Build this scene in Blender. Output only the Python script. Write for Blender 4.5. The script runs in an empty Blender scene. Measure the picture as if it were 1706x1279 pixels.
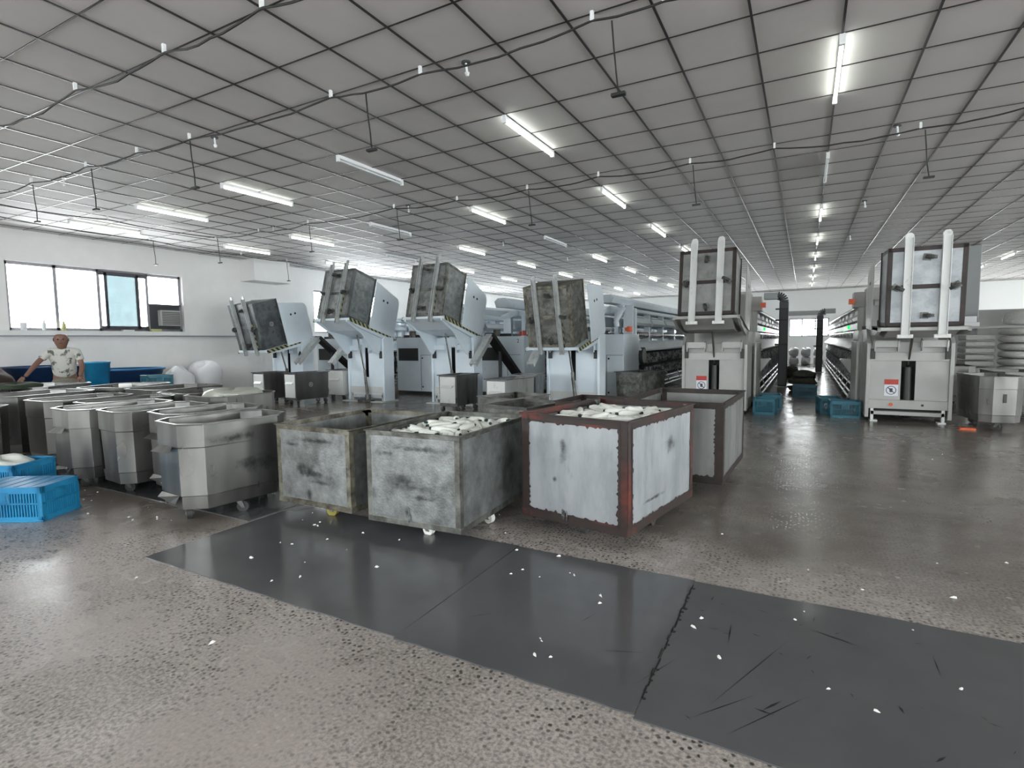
import bpy, math, random
from mathutils import Matrix, Vector
R = math.radians
random.seed(7)
sc = bpy.context.scene
COL = sc.collection

# ------------------------------------------------------------------ camera, world, light, exposure
cam_d = bpy.data.cameras.new('camera'); cam = bpy.data.objects.new('camera', cam_d); COL.objects.link(cam)
_f = math.sqrt(-((1342-853)*(-818-853)+(562-639.5)*(589-639.5)))
_Y = Vector((1342-853, 562-639.5, _f)).normalized()
_X = -Vector((-818-853, 589-639.5, _f)).normalized()
_Z = _X.cross(_Y)
cam.matrix_world = Matrix(((_X.x, -_X.y, -_X.z, 0), (_Y.x, -_Y.y, -_Y.z, 0), (_Z.x, -_Z.y, -_Z.z, 1.33), (0, 0, 0, 1)))
cam_d.sensor_width = 36; cam_d.lens = _f*36/1706; cam_d.clip_end = 200; cam_d.clip_start = .05
sc.camera = cam
sc.view_settings.view_transform = 'Standard'; sc.view_settings.look = 'None'
sc.view_settings.gamma = 1; sc.view_settings.use_curve_mapping = False
sc.view_settings.exposure = 1.0
w = bpy.data.worlds.new('sky'); sc.world = w; w.use_nodes = True
bg = w.node_tree.nodes['Background']
bg.inputs[0].default_value = (1, .975, .965, 1); bg.inputs[1].default_value = 13.0
TUBE_POWER = 7.0
CEIL = 3.68; XL = -13.9; XR = 13.0; YF = 31.0; YB = -7.0

def portal(x, y, z, rot, sx, sy):
    l = bpy.data.lights.new('window_portal', 'AREA'); l.shape = 'RECTANGLE'; l.size = sx; l.size_y = sy
    l.cycles.is_portal = True
    o = bpy.data.objects.new('window_portal', l); COL.objects.link(o); o.location = (x, y, z); o.rotation_euler = rot

# ------------------------------------------------------------------ materials
def mat(name, col, rough=.5, metal=0., col2=None, scale=4., mix=(.4, .6), stretch=(1, 1, 1), bump=0., bscale=None, rvar=.0,
        dirt=None, dscale=2., dmix=(.55, .75), emit=None, spec=.5, alpha=1., detail=5.):
    m = bpy.data.materials.new(name); m.use_nodes = True; n = m.node_tree.nodes; L = m.node_tree.links
    b = n['Principled BSDF']
    b.inputs['Base Color'].default_value = (*col, 1); b.inputs['Roughness'].default_value = rough
    b.inputs['Metallic'].default_value = metal; b.inputs['Specular IOR Level'].default_value = spec
    if emit: b.inputs['Emission Color'].default_value = (*emit[0], 1); b.inputs['Emission Strength'].default_value = emit[1]
    if alpha < 1: b.inputs['Alpha'].default_value = alpha
    tc = n.new('ShaderNodeTexCoord'); mp = n.new('ShaderNodeMapping'); mp.inputs['Scale'].default_value = stretch
    oi = n.new('ShaderNodeObjectInfo'); ad = n.new('ShaderNodeVectorMath'); ad.operation = 'ADD'
    ml = n.new('ShaderNodeMath'); ml.operation = 'MULTIPLY'; ml.inputs[1].default_value = 30
    L.new(oi.outputs['Random'], ml.inputs[0]); L.new(tc.outputs['Object'], ad.inputs[0]); L.new(ml.outputs[0], ad.inputs[1])
    L.new(ad.outputs[0], mp.inputs[0])
    def noise(s, d=detail):
        q = n.new('ShaderNodeTexNoise'); q.inputs['Scale'].default_value = s; q.inputs['Detail'].default_value = d
        q.inputs['Roughness'].default_value = .65; L.new(mp.outputs[0], q.inputs[0]); return q.outputs[0]
    def ramp(src, lo, hi, c1, c2):
        r = n.new('ShaderNodeValToRGB'); r.color_ramp.elements[0].position = lo; r.color_ramp.elements[1].position = hi
        r.color_ramp.elements[0].color = (*c1, 1); r.color_ramp.elements[1].color = (*c2, 1); L.new(src, r.inputs[0]); return r.outputs[0]
    out = None
    if col2: out = ramp(noise(scale), mix[0], mix[1], col, col2)
    if dirt:
        f = ramp(noise(dscale, 4), dmix[0], dmix[1], (0, 0, 0), (1, 1, 1))
        mx = n.new('ShaderNodeMix'); mx.data_type = 'RGBA'; L.new(f, mx.inputs[0])
        if out: L.new(out, mx.inputs[6])
        else: mx.inputs[6].default_value = (*col, 1)
        mx.inputs[7].default_value = (*dirt, 1); out = mx.outputs[2]
    if out: L.new(out, b.inputs['Base Color'])
    if rvar:
        mr = n.new('ShaderNodeMapRange'); mr.inputs[3].default_value = max(.03, rough-rvar); mr.inputs[4].default_value = min(1, rough+rvar)
        mr.inputs[1].default_value = .3; mr.inputs[2].default_value = .7
        L.new(noise(scale*1.7+1), mr.inputs[0]); L.new(mr.outputs[0], b.inputs['Roughness'])
    if bump:
        bm = n.new('ShaderNodeBump'); bm.inputs['Strength'].default_value = bump; bm.inputs['Distance'].default_value = .01
        L.new(noise(bscale or scale*2, 2), bm.inputs['Height']); L.new(bm.outputs[0], b.inputs['Normal'])
    return m

M = {}
M['wall'] = mat('painted_wall', (.74, .73, .72), .6, col2=(.80, .79, .78), scale=.6, dirt=(.45, .43, .41), dscale=.7, dmix=(.62, .95))
M['ceil'] = mat('ceiling_board', (.60, .575, .565), .75, col2=(.66, .635, .625), scale=.5)
M['grid'] = mat('ceiling_t_bar', (.05, .045, .045), .32, .6)
M['white_wall'] = mat('white_paint', (.72, .73, .72), .5)
M['sheet'] = mat('light_grey_enamel', (.35, .35, .337), .38, .1, col2=(.40, .40, .385), scale=1.2, dirt=(.28, .28, .26), dscale=3, dmix=(.66, .9), rvar=.08)
M['sheet_blue'] = mat('pale_blue_enamel', (.68, .76, .83), .35, .0, col2=(.74, .82, .88), scale=1.2, dirt=(.3, .33, .34), dscale=3, dmix=(.68, .92))  # blue cast of the daylight partly put into the enamel colour
M['white_metal'] = mat('white_enamel_bar', (.68, .69, .68), .4, .1, dirt=(.35, .33, .30), dscale=9, dmix=(.6, .8))
M['galv'] = mat('galvanised_sheet', (.17, .175, .175), .42, .6, col2=(.36, .38, .38), scale=9, mix=(.3, .72), dirt=(.05, .055, .05), dscale=2.6, dmix=(.54, .8), bump=.25, bscale=70, rvar=.12)
M['galv_dark'] = mat('dull_dark_steel_sheet', (.10, .105, .11), .45, .8, col2=(.20, .21, .21), scale=3, dirt=(.04, .04, .04), dscale=3, bump=.1, bscale=30, rvar=.12)
M['galv_frame'] = mat('grimy_zinc_angle', (.13, .13, .12), .5, .6, col2=(.24, .245, .225), scale=8, dirt=(.06, .055, .045), dscale=6, dmix=(.45, .7))
M['old_frame'] = mat('brown_grimy_angle', (.13, .12, .095), .55, .4, col2=(.26, .25, .20), scale=9, dirt=(.04, .03, .02), dscale=7, dmix=(.45, .7))
M['panel_blue'] = mat('pale_zinc_panel', (.30, .32, .335), .42, .3, col2=(.40, .42, .44), scale=2.2, stretch=(2.2, 2.2, .7), dirt=(.24, .25, .26), dscale=4, dmix=(.60, .85), bump=.25, bscale=3, rvar=.1)
M['panel_grey'] = mat('dull_zinc_panel', (.22, .225, .22), .4, .4, col2=(.28, .285, .28), scale=2, stretch=(2, 2, .5), dirt=(.15, .15, .14), dscale=3, rvar=.1)
M['rust'] = mat('red_oxide_paint', (.032, .020, .018), .5, .1, col2=(.17, .032, .020), scale=2.2, mix=(.52, .74), dirt=(.03, .022, .018), dscale=7, dmix=(.5, .75), bump=.2, bscale=25)
M['rust_dark'] = mat('dark_brown_paint', (.020, .015, .013), .5, .1, col2=(.05, .024, .019), scale=6, mix=(.45, .75), bump=.2, bscale=25)
M['stainless'] = mat('worn_stainless', (.12, .118, .114), .30, .85, col2=(.32, .315, .305), scale=1.6, mix=(.3, .75), stretch=(2.2, 2.2, .6), bump=.4, bscale=2.2, rvar=.03, detail=2.)
M['stainless_dark'] = mat('dark_stainless', (.11, .105, .10), .34, .9, col2=(.18, .175, .17), scale=1.4, mix=(.3, .75), stretch=(2, 2, .6), bump=.4, bscale=2.2, rvar=.03, detail=2.)  # darker tone of the same steel
M['chrome'] = mat('bright_rail', (.6, .6, .6), .2, 1)
M['rail_steel'] = mat('dull_rail', (.26, .26, .26), .3, .9)
M['silver_bar'] = mat('dull_silver_bar', (.50, .52, .52), .4, .3, dirt=(.2, .2, .19), dscale=9, dmix=(.5, .8))
M['black'] = mat('black_part', (.018, .018, .018), .45)
M['belt'] = mat('black_belt', (.012, .013, .013), .5, col2=(.02, .02, .02), scale=5)
M['dark'] = mat('dark_recess', (.03, .032, .034), .6)
M['rubber'] = mat('grey_wheel_rubber', (.04, .04, .04), .6)
M['yellow_wheel'] = mat('yellow_wheel', (.32, .27, .05), .5, dirt=(.05, .04, .02), dscale=20)
M['yarn'] = mat('white_yarn', (.80, .82, .77), .8, bump=.3, bscale=80)
M['green_tube'] = mat('dark_green_cone', (.006, .03, .024), .5)
M['lint'] = mat('white_lint', (.82, .82, .78), .9)
M['blue'] = mat('blue_plastic', (.015, .20, .42), .4, col2=(.02, .27, .52), scale=3)
M['teal'] = mat('teal_blue_plastic', (.015, .10, .15), .45, col2=(.02, .15, .21), scale=3)
M['navy'] = mat('navy_plastic', (.01, .04, .12), .45)
M['red'] = mat('red_plastic', (.45, .03, .02), .4)
M['orange'] = mat('orange_glow_plastic', (.5, .09, .02), .35, emit=((1, .12, .03), .05))  # slight glow put in, also on knobs, button and floor block
M['hz_y'] = mat('hazard_yellow', (.44, .43, .20), .5)
M['sack'] = mat('woven_sack', (.45, .45, .43), .5, col2=(.55, .55, .52), scale=14, stretch=(1, 1, 4), bump=.5, bscale=9)
M['sack_dark'] = mat('dark_sack', (.05, .055, .04), .8, col2=(.09, .09, .07), scale=8, bump=.5, bscale=9)
M['white_bag'] = mat('white_plastic_bag', (.74, .74, .76), .4, bump=.8, bscale=6)
M['skin'] = mat('brown_skin', (.20, .105, .075), .5)
M['shirt'] = mat('white_shirt', (.56, .56, .52), .8, dirt=(.12, .12, .11), dscale=9, dmix=(.55, .62))
M['shorts'] = mat('khaki_cloth', (.18, .17, .13), .8)
M['winf'] = mat('window_frame_grey', (.30, .29, .31), .4, .2)
M['winf_dark'] = mat('window_sash_dark', (.06, .06, .07), .4, .2)
M['duct'] = mat('dark_grey_duct', (.055, .058, .062), .45, .2)
M['cable'] = mat('black_cable', (.012, .012, .012), .5)
M['fixture'] = mat('white_batten', (.75, .76, .77), .4)
M['dead_tube'] = mat('unlit_glass_tube', (.62, .66, .66), .25)
M['tube'] = mat('glowing_tube', (.9, .95, .9), .4, emit=((.94, 1.0, .91), TUBE_POWER))
M['led_green'] = mat('green_led', (.02, .5, .1), .4, emit=((.02, 1, .12), .8))
M['led_red'] = mat('red_led', (.5, .02, .02), .4, emit=((1, .03, .06), .8))
M['partition'] = mat('grey_partition', (.34, .34, .33), .6, col2=(.39, .39, .38), scale=1)
M['column'] = mat('column_paint', (.30, .31, .31), .55)
M['mark'] = mat('white_marking', (.7, .7, .66), .7)
M['mark_dark'] = mat('dark_marking', (.05, .06, .07), .7)
M['paper'] = mat('white_paper', (.72, .74, .80), .6)
M['brown'] = mat('dark_brown_cloth', (.035, .02, .016), .8)
M['green_cloth'] = mat('dark_green_cloth', (.03, .045, .025), .8)

def glass_mat():
    m = bpy.data.materials.new('window_glass'); m.use_nodes = True; n = m.node_tree.nodes; L = m.node_tree.links
    n.remove(n['Principled BSDF']); o = n['Material Output']
    t = n.new('ShaderNodeBsdfTransparent'); g = n.new('ShaderNodeBsdfGlossy'); g.inputs['Roughness'].default_value = .05
    t.inputs[0].default_value = (.93, .97, .98, 1)
    fr = n.new('ShaderNodeFresnel'); fr.inputs[0].default_value = 1.2; mx = n.new('ShaderNodeMixShader')
    L.new(fr.outputs[0], mx.inputs[0]); L.new(t.outputs[0], mx.inputs[1]); L.new(g.outputs[0], mx.inputs[2]); L.new(mx.outputs[0], o.inputs[0])
    return m
M['glass'] = glass_mat()
M['glass_cyan'] = glass_mat(); M['glass_cyan'].node_tree.nodes['Transparent BSDF'].inputs[0].default_value = (.165, .19, .195, 1)

def floor_mat():
    m = bpy.data.materials.new('worn_terrazzo'); m.use_nodes = True; n = m.node_tree.nodes; L = m.node_tree.links
    b = n['Principled BSDF']; tc = n.new('ShaderNodeTexCoord'); P = tc.outputs['Object']
    def noise(s, d=6, v=P, ro=.6):
        q = n.new('ShaderNodeTexNoise'); q.inputs['Scale'].default_value = s; q.inputs['Detail'].default_value = d
        q.inputs['Roughness'].default_value = ro; L.new(v, q.inputs[0]); return q.outputs[0]
    def ramp(src, stops):
        r = n.new('ShaderNodeValToRGB'); e = r.color_ramp.elements
        while len(e) < len(stops): e.new(.5)
        for i, (p, c) in enumerate(stops):
            e[i].position = p; e[i].color = (*c, 1) if not isinstance(c, (int, float)) else (c, c, c, 1)
        L.new(src, r.inputs[0]); return r.outputs[0]
    def mix(f, a, c, mode='MIX'):
        x = n.new('ShaderNodeMix'); x.data_type = 'RGBA'; x.blend_type = mode
        for s, v in ((0, f), (6, a), (7, c)):
            if isinstance(v, (int, float)): x.inputs[s].default_value = v
            elif isinstance(v, tuple): x.inputs[s].default_value = (*v, 1)
            else: L.new(v, x.inputs[s])
        return x.outputs[2]
    def mth(op, a, c):
        x = n.new('ShaderNodeMath'); x.operation = op
        for i, v in enumerate((a, c)):
            if isinstance(v, (int, float)): x.inputs[i].default_value = v
            else: L.new(v, x.inputs[i])
        return x.outputs[0]
    def vor(s, rnd=1):
        q = n.new('ShaderNodeTexVoronoi'); q.voronoi_dimensions = '2D'; q.inputs['Scale'].default_value = s; L.new(P, q.inputs['Vector']); return q
    big = ramp(noise(.8), [(.40, (.36, .325, .30)), (.62, (.50, .455, .43))])
    fine = ramp(noise(70, 3), [(.38, (.62, .62, .62)), (.60, (1.15, 1.13, 1.12))])
    c = mix(1, big, fine, 'MULTIPLY')
    # smooth screed patches where the aggregate is covered
    patch = ramp(noise(.55, 4), [(.54, 0), (.62, 1)])
    c = mix(mth('MULTIPLY', patch, .75), c, (.43, .38, .355))
    # dark aggregate / pits
    v1 = vor(38); p1 = ramp(v1.outputs['Distance'], [(.20, 1), (.34, 0)])
    sel = n.new('ShaderNodeSeparateColor'); L.new(v1.outputs['Color'], sel.inputs[0])
    pick = ramp(sel.outputs[0], [(.44, 0), (.60, 1)])
    dens = ramp(noise(1.1, 4), [(.36, 0), (.52, 1)])
    pit = mth('MULTIPLY', mth('MULTIPLY', p1, pick), mth('MAXIMUM', mth('MULTIPLY', dens, 1.0), .12))
    pit = mth('MULTIPLY', pit, mth('SUBTRACT', 1.0, mth('MULTIPLY', patch, .85)))
    c = mix(pit, c, (.055, .05, .045))
    v2 = vor(23); p2 = ramp(v2.outputs['Distance'], [(.12, 1), (.2, 0)])
    s2 = n.new('ShaderNodeSeparateColor'); L.new(v2.outputs['Color'], s2.inputs[0])
    c = mix(mth('MULTIPLY', mth('MULTIPLY', p2, ramp(s2.outputs[1], [(.84, 0), (.86, 1)])), .6), c, (.55, .52, .48))
    # trodden dark dirt past the runner; weaker light there is painted in too
    sep = n.new('ShaderNodeSeparateXYZ'); L.new(P, sep.inputs[0])
    wob = mth('ADD', sep.outputs[1], mth('MULTIPLY', mth('SUBTRACT', noise(1.3, 5), .5), 1.6))
    dirt = ramp(mth('MULTIPLY', wob, .1), [(.30, 0), (.37, 1)])
    dirt_dim = mth('MULTIPLY', dirt, ramp(noise(.9, 7), [(.25, .75), (.75, 1)]))
    dc = ramp(noise(2.2, 8), [(.35, (.105, .092, .078)), (.7, (.20, .18, .157))])
    c = mix(mth('MULTIPLY', dirt_dim, .93), c, dc)
    # brown stained strip by the left trolleys
    sx_ = ramp(mth('MULTIPLY', mth('ADD', sep.outputs[0], 20), .05), [(.805, 1), (.822, 0)])
    sy_ = ramp(mth('MULTIPLY', wob, .1), [(.19, 0), (.225, 1)])
    c = mix(mth('MULTIPLY', mth('MULTIPLY', sx_, sy_), .8), c, ramp(noise(3, 5), [(.3, (.10, .082, .065)), (.7, (.19, .165, .14))]))
    L.new(c, b.inputs['Base Color'])
    r = ramp(noise(1.6, 3), [(.3, .20), (.7, .38)])
    r2 = ramp(noise(2.3, 3), [(.3, .13), (.72, .32)])
    rr = mix(dirt, r, r2); L.new(rr, b.inputs['Roughness'])
    bm = n.new('ShaderNodeBump'); bm.inputs['Strength'].default_value = .2; bm.inputs['Distance'].default_value = .005
    hgt = mth('ADD', mth('MULTIPLY', noise(38, 4), .35), mth('MULTIPLY', mth('SUBTRACT', 1.0, pit), .6))
    hgt = mth('ADD', hgt, mth('MULTIPLY', noise(3.2, 3), 1.2))
    L.new(hgt, bm.inputs['Height']); L.new(bm.outputs[0], b.inputs['Normal'])
    return m
M['floor'] = floor_mat()
M['mat'] = mat('grey_rubber_mat', (.088, .090, .095), .15, col2=(.118, .120, .126), scale=1.5, mix=(.2, .8), bump=.35, bscale=2.2, rvar=.03, spec=.6, detail=3.)

def hazard_mat():
    m = bpy.data.materials.new('hazard_stripes'); m.use_nodes = True; n = m.node_tree.nodes; L = m.node_tree.links
    b = n['Principled BSDF']; b.inputs['Roughness'].default_value = .5
    tc = n.new('ShaderNodeTexCoord'); s = n.new('ShaderNodeSeparateXYZ'); L.new(tc.outputs['Object'], s.inputs[0])
    def mth(op, a, c=0):
        x = n.new('ShaderNodeMath'); x.operation = op
        for i, v in enumerate((a, c)):
            if isinstance(v, (int, float)): x.inputs[i].default_value = v
            else: L.new(v, x.inputs[i])
        return x.outputs[0]
    q = mth('ADD', mth('ADD', s.outputs[1], s.outputs[2]), s.outputs[0])
    q = mth('FRACT', mth('MULTIPLY', q, 8.0)); q = mth('GREATER_THAN', q, .5)
    x = n.new('ShaderNodeMix'); x.data_type = 'RGBA'; L.new(q, x.inputs[0])
    x.inputs[6].default_value = (.42, .41, .20, 1); x.inputs[7].default_value = (.012, .012, .012, 1)
    L.new(x.outputs[2], b.inputs['Base Color']); return m
M['hazard'] = hazard_mat()

# ------------------------------------------------------------------ mesh helpers
I4 = Matrix.Identity(4)
def T(x, y, z): return Matrix.Translation((x, y, z))
def RX(a): return Matrix.Rotation(a, 4, 'X')
def RY(a): return Matrix.Rotation(a, 4, 'Y')
def RZ(a): return Matrix.Rotation(a, 4, 'Z')
class MB:
    def __init__(s): s.v = []; s.f = []; s.m = []; s.sm = []; s.ch = []
    def add(s, vs, fs, mi=0, X=I4, smooth=False):
        s.ch.append((vs, fs, mi, X, smooth)); k = len(s.v); s.v += [tuple(X @ Vector(p)) for p in vs]
        for f in fs: s.f.append([i+k for i in f]); s.m.append(mi); s.sm.append(smooth)
        return s
    def box(s, x0, x1, y0, y1, z0, z1, mi=0, X=I4):
        v = [(x0, y0, z0), (x1, y0, z0), (x1, y1, z0), (x0, y1, z0), (x0, y0, z1), (x1, y0, z1), (x1, y1, z1), (x0, y1, z1)]
        return s.add(v, [(0, 3, 2, 1), (4, 5, 6, 7), (0, 1, 5, 4), (1, 2, 6, 5), (2, 3, 7, 6), (3, 0, 4, 7)], mi, X)
    def prism(s, poly, a0, a1, axis='X', mi=0, X=I4):
        n = len(poly)
        def P(p, a): return (a, p[0], p[1]) if axis == 'X' else ((p[0], a, p[1]) if axis == 'Y' else (p[0], p[1], a))
        v = [P(p, a0) for p in poly] + [P(p, a1) for p in poly]
        fs = [tuple(range(n))[::-1], tuple(range(n, 2*n))] + [(i, (i+1) % n, n+(i+1) % n, n+i) for i in range(n)]
        return s.add(v, fs, mi, X)
    def cyl(s, p0, p1, r0, r1=None, n=12, mi=0, caps=True, X=I4):
        r1 = r0 if r1 is None else r1
        p0 = Vector(p0); p1 = Vector(p1); d = (p1-p0).normalized()
        a = d.orthogonal().normalized(); b = d.cross(a)
        v = []
        for p, r in ((p0, r0), (p1, r1)):
            for i in range(n):
                t = 2*math.pi*i/n; v.append(tuple(p+(a*math.cos(t)+b*math.sin(t))*r))
        s.add(v, [(i, (i+1) % n, n+(i+1) % n, n+i) for i in range(n)], mi, X, True)
        if caps: s.add(v, [tuple(range(n))[::-1], tuple(range(n, 2*n))], mi, X)
        return s
    def lathe(s, prof, n=14, mi=0, X=I4):
        v = []; k = len(prof)
        for i in range(n):
            t = 2*math.pi*i/n
            for r, z in prof: v.append((r*math.cos(t), r*math.sin(t), z))
        fs = [(i*k+j, ((i+1) % n)*k+j, ((i+1) % n)*k+j+1, i*k+j+1) for i in range(n) for j in range(k-1)]
        return s.add(v, fs, mi, X, True)
    def tube(s, pts, r, n=8, mi=0, X=I4):
        for a, b in zip(pts, pts[1:]): s.cyl(a, b, r, n=n, mi=mi, X=X)
        return s
    def build(s, name, mats, parent=None, loc=None, bevel=0, rotz=0):
        me = bpy.data.meshes.new(name); me.from_pydata(s.v, [], s.f)
        for q in (mats if isinstance(mats, (list, tuple)) else [mats]): me.materials.append(M[q])
        me.polygons.foreach_set('material_index', s.m); me.polygons.foreach_set('use_smooth', s.sm); me.update()
        o = bpy.data.objects.new(name, me); COL.objects.link(o)
        if parent: o.parent = parent
        if loc: o.location = loc
        if rotz: o.rotation_euler.z = rotz
        if bevel:
            b = o.modifiers.new('bevel', 'BEVEL'); b.width = bevel; b.segments = 2; b.limit_method = 'ANGLE'; b.angle_limit = R(40)
        return o
def each(mb, per, name, mats, parent, bevel=0):
    # one object for every `per` shapes collected in mb
    out = []
    for i in range(0, len(mb.ch), per):
        q = MB()
        for c in mb.ch[i:i+per]: q.add(*c)
        out.append(q.build(name, mats, parent, bevel=bevel))
    return out
def tag(o, label=None, cat=None, group=None, kind=None):
    if label: o['label'] = label
    if cat: o['category'] = cat
    if group: o['group'] = group
    if kind: o['kind'] = kind
    return o
def empty(name, loc, rz=0, label=None, cat=None, group=None):
    o = bpy.data.objects.new(name, None); COL.objects.link(o); o.location = loc; o.rotation_euler.z = rz; o.empty_display_size = .1
    return tag(o, label, cat, group)
def struct(name, mb, m, **k): return tag(mb.build(name, m, **k), kind='structure')
def copy_tree(o, parent=None):
    c = o.copy(); COL.objects.link(c); c.parent = parent
    for ch in [q for q in o.children]: copy_tree(ch, c)
    return c
def text(body, size, m, parent, loc, rot, name='marking', extr=.001):
    cu = bpy.data.curves.new(name, 'FONT'); cu.body = body; cu.size = size; cu.extrude = extr; cu.align_x = 'CENTER'; cu.align_y = 'CENTER'
    cu.materials.append(M[m]); o = bpy.data.objects.new(name, cu); COL.objects.link(o); o.parent = parent; o.location = loc; o.rotation_euler = rot
    return o
def ring(name, r0, r1, m, parent, X, n=28, th=.002):
    mb = MB()
    v = []
    for z in (0, th):
        for r in (r0, r1):
            for i in range(n): t = 2*math.pi*i/n; v.append((r*math.cos(t), r*math.sin(t), z))
    fs = []
    for i in range(n):
        j = (i+1) % n
        fs += [(i, n+i, n+j, j)[::-1], (2*n+i, 3*n+i, 3*n+j, 2*n+j), (n+i, 3*n+i, 3*n+j, n+j)[::-1], (i, j, 2*n+j, 2*n+i)]
    mb.add(v, fs, 0, X)
    return mb.build(name, m, parent)

# ------------------------------------------------------------------ setting
fl = MB().box(XL-.3, XR+.3, YB-.3, YF+.3, -.2, 0); struct('floor', fl, 'floor')
ce = MB().box(XL-.3, XR+.3, YB-.3, YF+.3, CEIL, CEIL+.15); struct('ceiling', ce, 'ceil')
g = MB()
x = .19-.6*23
while x < XR: g.box(x-.0085, x+.0085, YB, YF, CEIL-.008, CEIL); x += .6
y = 5.10-.6*20
while y < YF: g.box(XL, XR, y-.0055, y+.0055, CEIL-.006, CEIL); y += .6
struct('ceiling_grid', g, 'grid')

def wall_with_holes(name, axis, pos, thick, a0, a1, holes, m):
    """holes: list of (a_start, a_end, z0, z1) along the wall, sorted"""
    mb = MB()
    def B(p, q, z0, z1):
        if axis == 'X': mb.box(pos, pos+thick, p, q, z0, z1)
        else: mb.box(p, q, pos, pos+thick, z0, z1)
    c = a0
    for (s, e, z0, z1) in holes:
        B(c, s, 0, CEIL); B(s, e, 0, z0); B(s, e, z1, CEIL); c = e
    B(c, a1, 0, CEIL)
    return struct(name, mb, m)
WZ0, WZ1 = 1.67, 3.05
LW = [(-4.6, -1.2, WZ0, WZ1), (4.76, 8.22, WZ0, WZ1), (12.4, 15.9, WZ0, WZ1), (19.5, 23, WZ0, WZ1), (25.5, 29, WZ0, WZ1)]
wall_with_holes('wall_left', 'X', XL-.3, .3, YB, YF, LW, 'wall')
FW = [(-13+k*3.1, -13+k*3.1+2.0, 1.38, 2.28) for k in range(8)]
FW[4] = (-.75, 1.0, 1.38, 2.28)
wall_with_holes('wall_far', 'Y', YF, .3, XL-.3, XR+.3, FW, 'white_wall')
BW = [(-12+k*4.8, -12+k*4.8+2.6, 1.7, 3.2) for k in range(5)]  # unseen windows, number and size set to light the near hall
wall_with_holes('wall_back', 'Y', YB-.3, .3, XL-.3, XR+.3, BW, 'white_wall')
RWH = [(-5, 3, .9, 3.2), (8, 14, 1.2, 3.1), (22, 29, 1.2, 3.1)]  # unseen windows added to light the faces turned to the right
wall_with_holes('wall_right', 'X', XR, .3, YB, YF, RWH, 'white_wall')
for (s, e, z0, z1) in LW: portal(XL-.02, (s+e)/2, (z0+z1)/2, (0, R(-90), 0), z1-z0, e-s)
for (s, e, z0, z1) in FW: portal((s+e)/2, YF+.02, (z0+z1)/2, (R(-90), 0, 0), e-s, z1-z0)
for (s, e, z0, z1) in BW: portal((s+e)/2, YB-.02, (z0+z1)/2, (R(90), 0, 0), e-s, z1-z0)
for (s, e, z0, z1) in RWH: portal(XR+.02, (s+e)/2, (z0+z1)/2, (0, R(90), 0), z1-z0, e-s)
# left wall ledge and ceiling beam box
struct('trim_1', MB().box(XL, XL+.07, YB, 12.4, 1.545, 1.575), 'winf')
struct('trim_2', MB().box(XL-.06, XL+.06, 4.5, 8.3, 1.575, 1.67), 'white_wall')
struct('trim_3', MB().box(XL, XL+.6, 9.85, 11.03, 3.08, CEIL, 0), 'wall', bevel=.01)
struct('baseboard_left', MB().box(XL, XL+.012, YB, YF, 0, .1), 'partition')
wn = 1
def window(axis, pos, s, e, z0, z1, bars, m='winf', fr=.05):
    global wn
    root = MB()
    def B(mb, p, q, za, zb, d0=-.03, d1=.03, mi=0):
        if axis == 'X': mb.box(pos+d0, pos+d1, p, q, za, zb, mi)
        else: mb.box(p, q, pos+d0, pos+d1, za, zb, mi)
    B(root, s, e, z0, z0+fr); B(root, s, e, z1-fr, z1); B(root, s, s+fr, z0, z1); B(root, e-fr, e, z0, z1)
    for b in bars: B(root, b-fr/2, b+fr/2, z0, z1)
    o = struct('window_%d' % wn, root, m); wn += 1
    gl = MB(); B(gl, s+fr, e-fr, z0+fr, z1-fr, -.003, .003); gl.build('glass', 'glass', o)
    return o
w1 = window('X', XL-.12, 4.76, 8.22, WZ0, WZ1, [5.60, 6.40, 7.42], fr=.06)
sash = MB()
for a, b in ((6.50, 6.56), (7.16, 7.22)): sash.box(XL-.085, XL-.05, a, b, WZ0+.06, WZ1-.06)
sash.box(XL-.085, XL-.05, 6.40, 7.40, WZ0+.03, WZ0+.12); sash.box(XL-.085, XL-.05, 6.40, 7.40, WZ1-.12, WZ1-.03)
sh = sash.build('sash', 'winf_dark', w1)
MB().box(XL-.070, XL-.064, 6.54, 7.18, WZ0+.1, WZ1-.1).build('tinted_glass', 'glass_cyan', w1)
MB().box(XL-.05, XL-.02, 6.49, 6.53, 2.15, 2.35).build('handle', 'black', w1)
MB().box(XL-.16, XL-.05, 7.44, 8.18, 2.30, 2.34).build('crossbar', 'winf_dark', w1)
for (s, e, z0, z1) in [LW[0]]+LW[2:]: window('X', XL-.12, s, e, z0, z1, [s+(e-s)*k/4 for k in (1, 2, 3)], fr=.06)
for (s, e, z0, z1) in FW: window('Y', YF+.12, s, e, z0, z1, [s+(e-s)*k/3 for k in (1, 2)])
for (s, e, z0, z1) in BW: window('Y', YB-.12, s, e, z0, z1, [s+(e-s)*k/4 for k in (1, 2, 3)])
for (s, e, z0, z1) in RWH: window('X', XR+.12, s, e, z0, z1, [s+(e-s)*k/4 for k in (1, 2, 3)])
# boarded window section with the ventilator
v = empty('ventilator_unit', (XL-.12, 7.81, 1.73), 0, 'grey louvred ventilator unit set in the lower corner of the window', 'ventilator')
MB().box(0, .03, -.36, .38, -.03, .58).build('backing_board', 'duct', v)
mb = MB().box(.03, .18, -.18, .30, .08, .46)
mb.build('housing', 'sheet', v, bevel=.01)
mb = MB()
for k in range(8): mb.box(.182, .19, -.15, .27, .12+k*.04, .135+k*.04)
mb.build('grille', 'duct', v)
# columns
c1 = struct('column_1', MB().box(3.42, 3.98, 18.4, 18.95, 0, CEIL), 'column', bevel=.02)
# partition on the right and goods behind
struct('partition_wall', MB().box(4.2, XR, 22.0, 22.12, 0, 2.12), 'partition')

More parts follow.
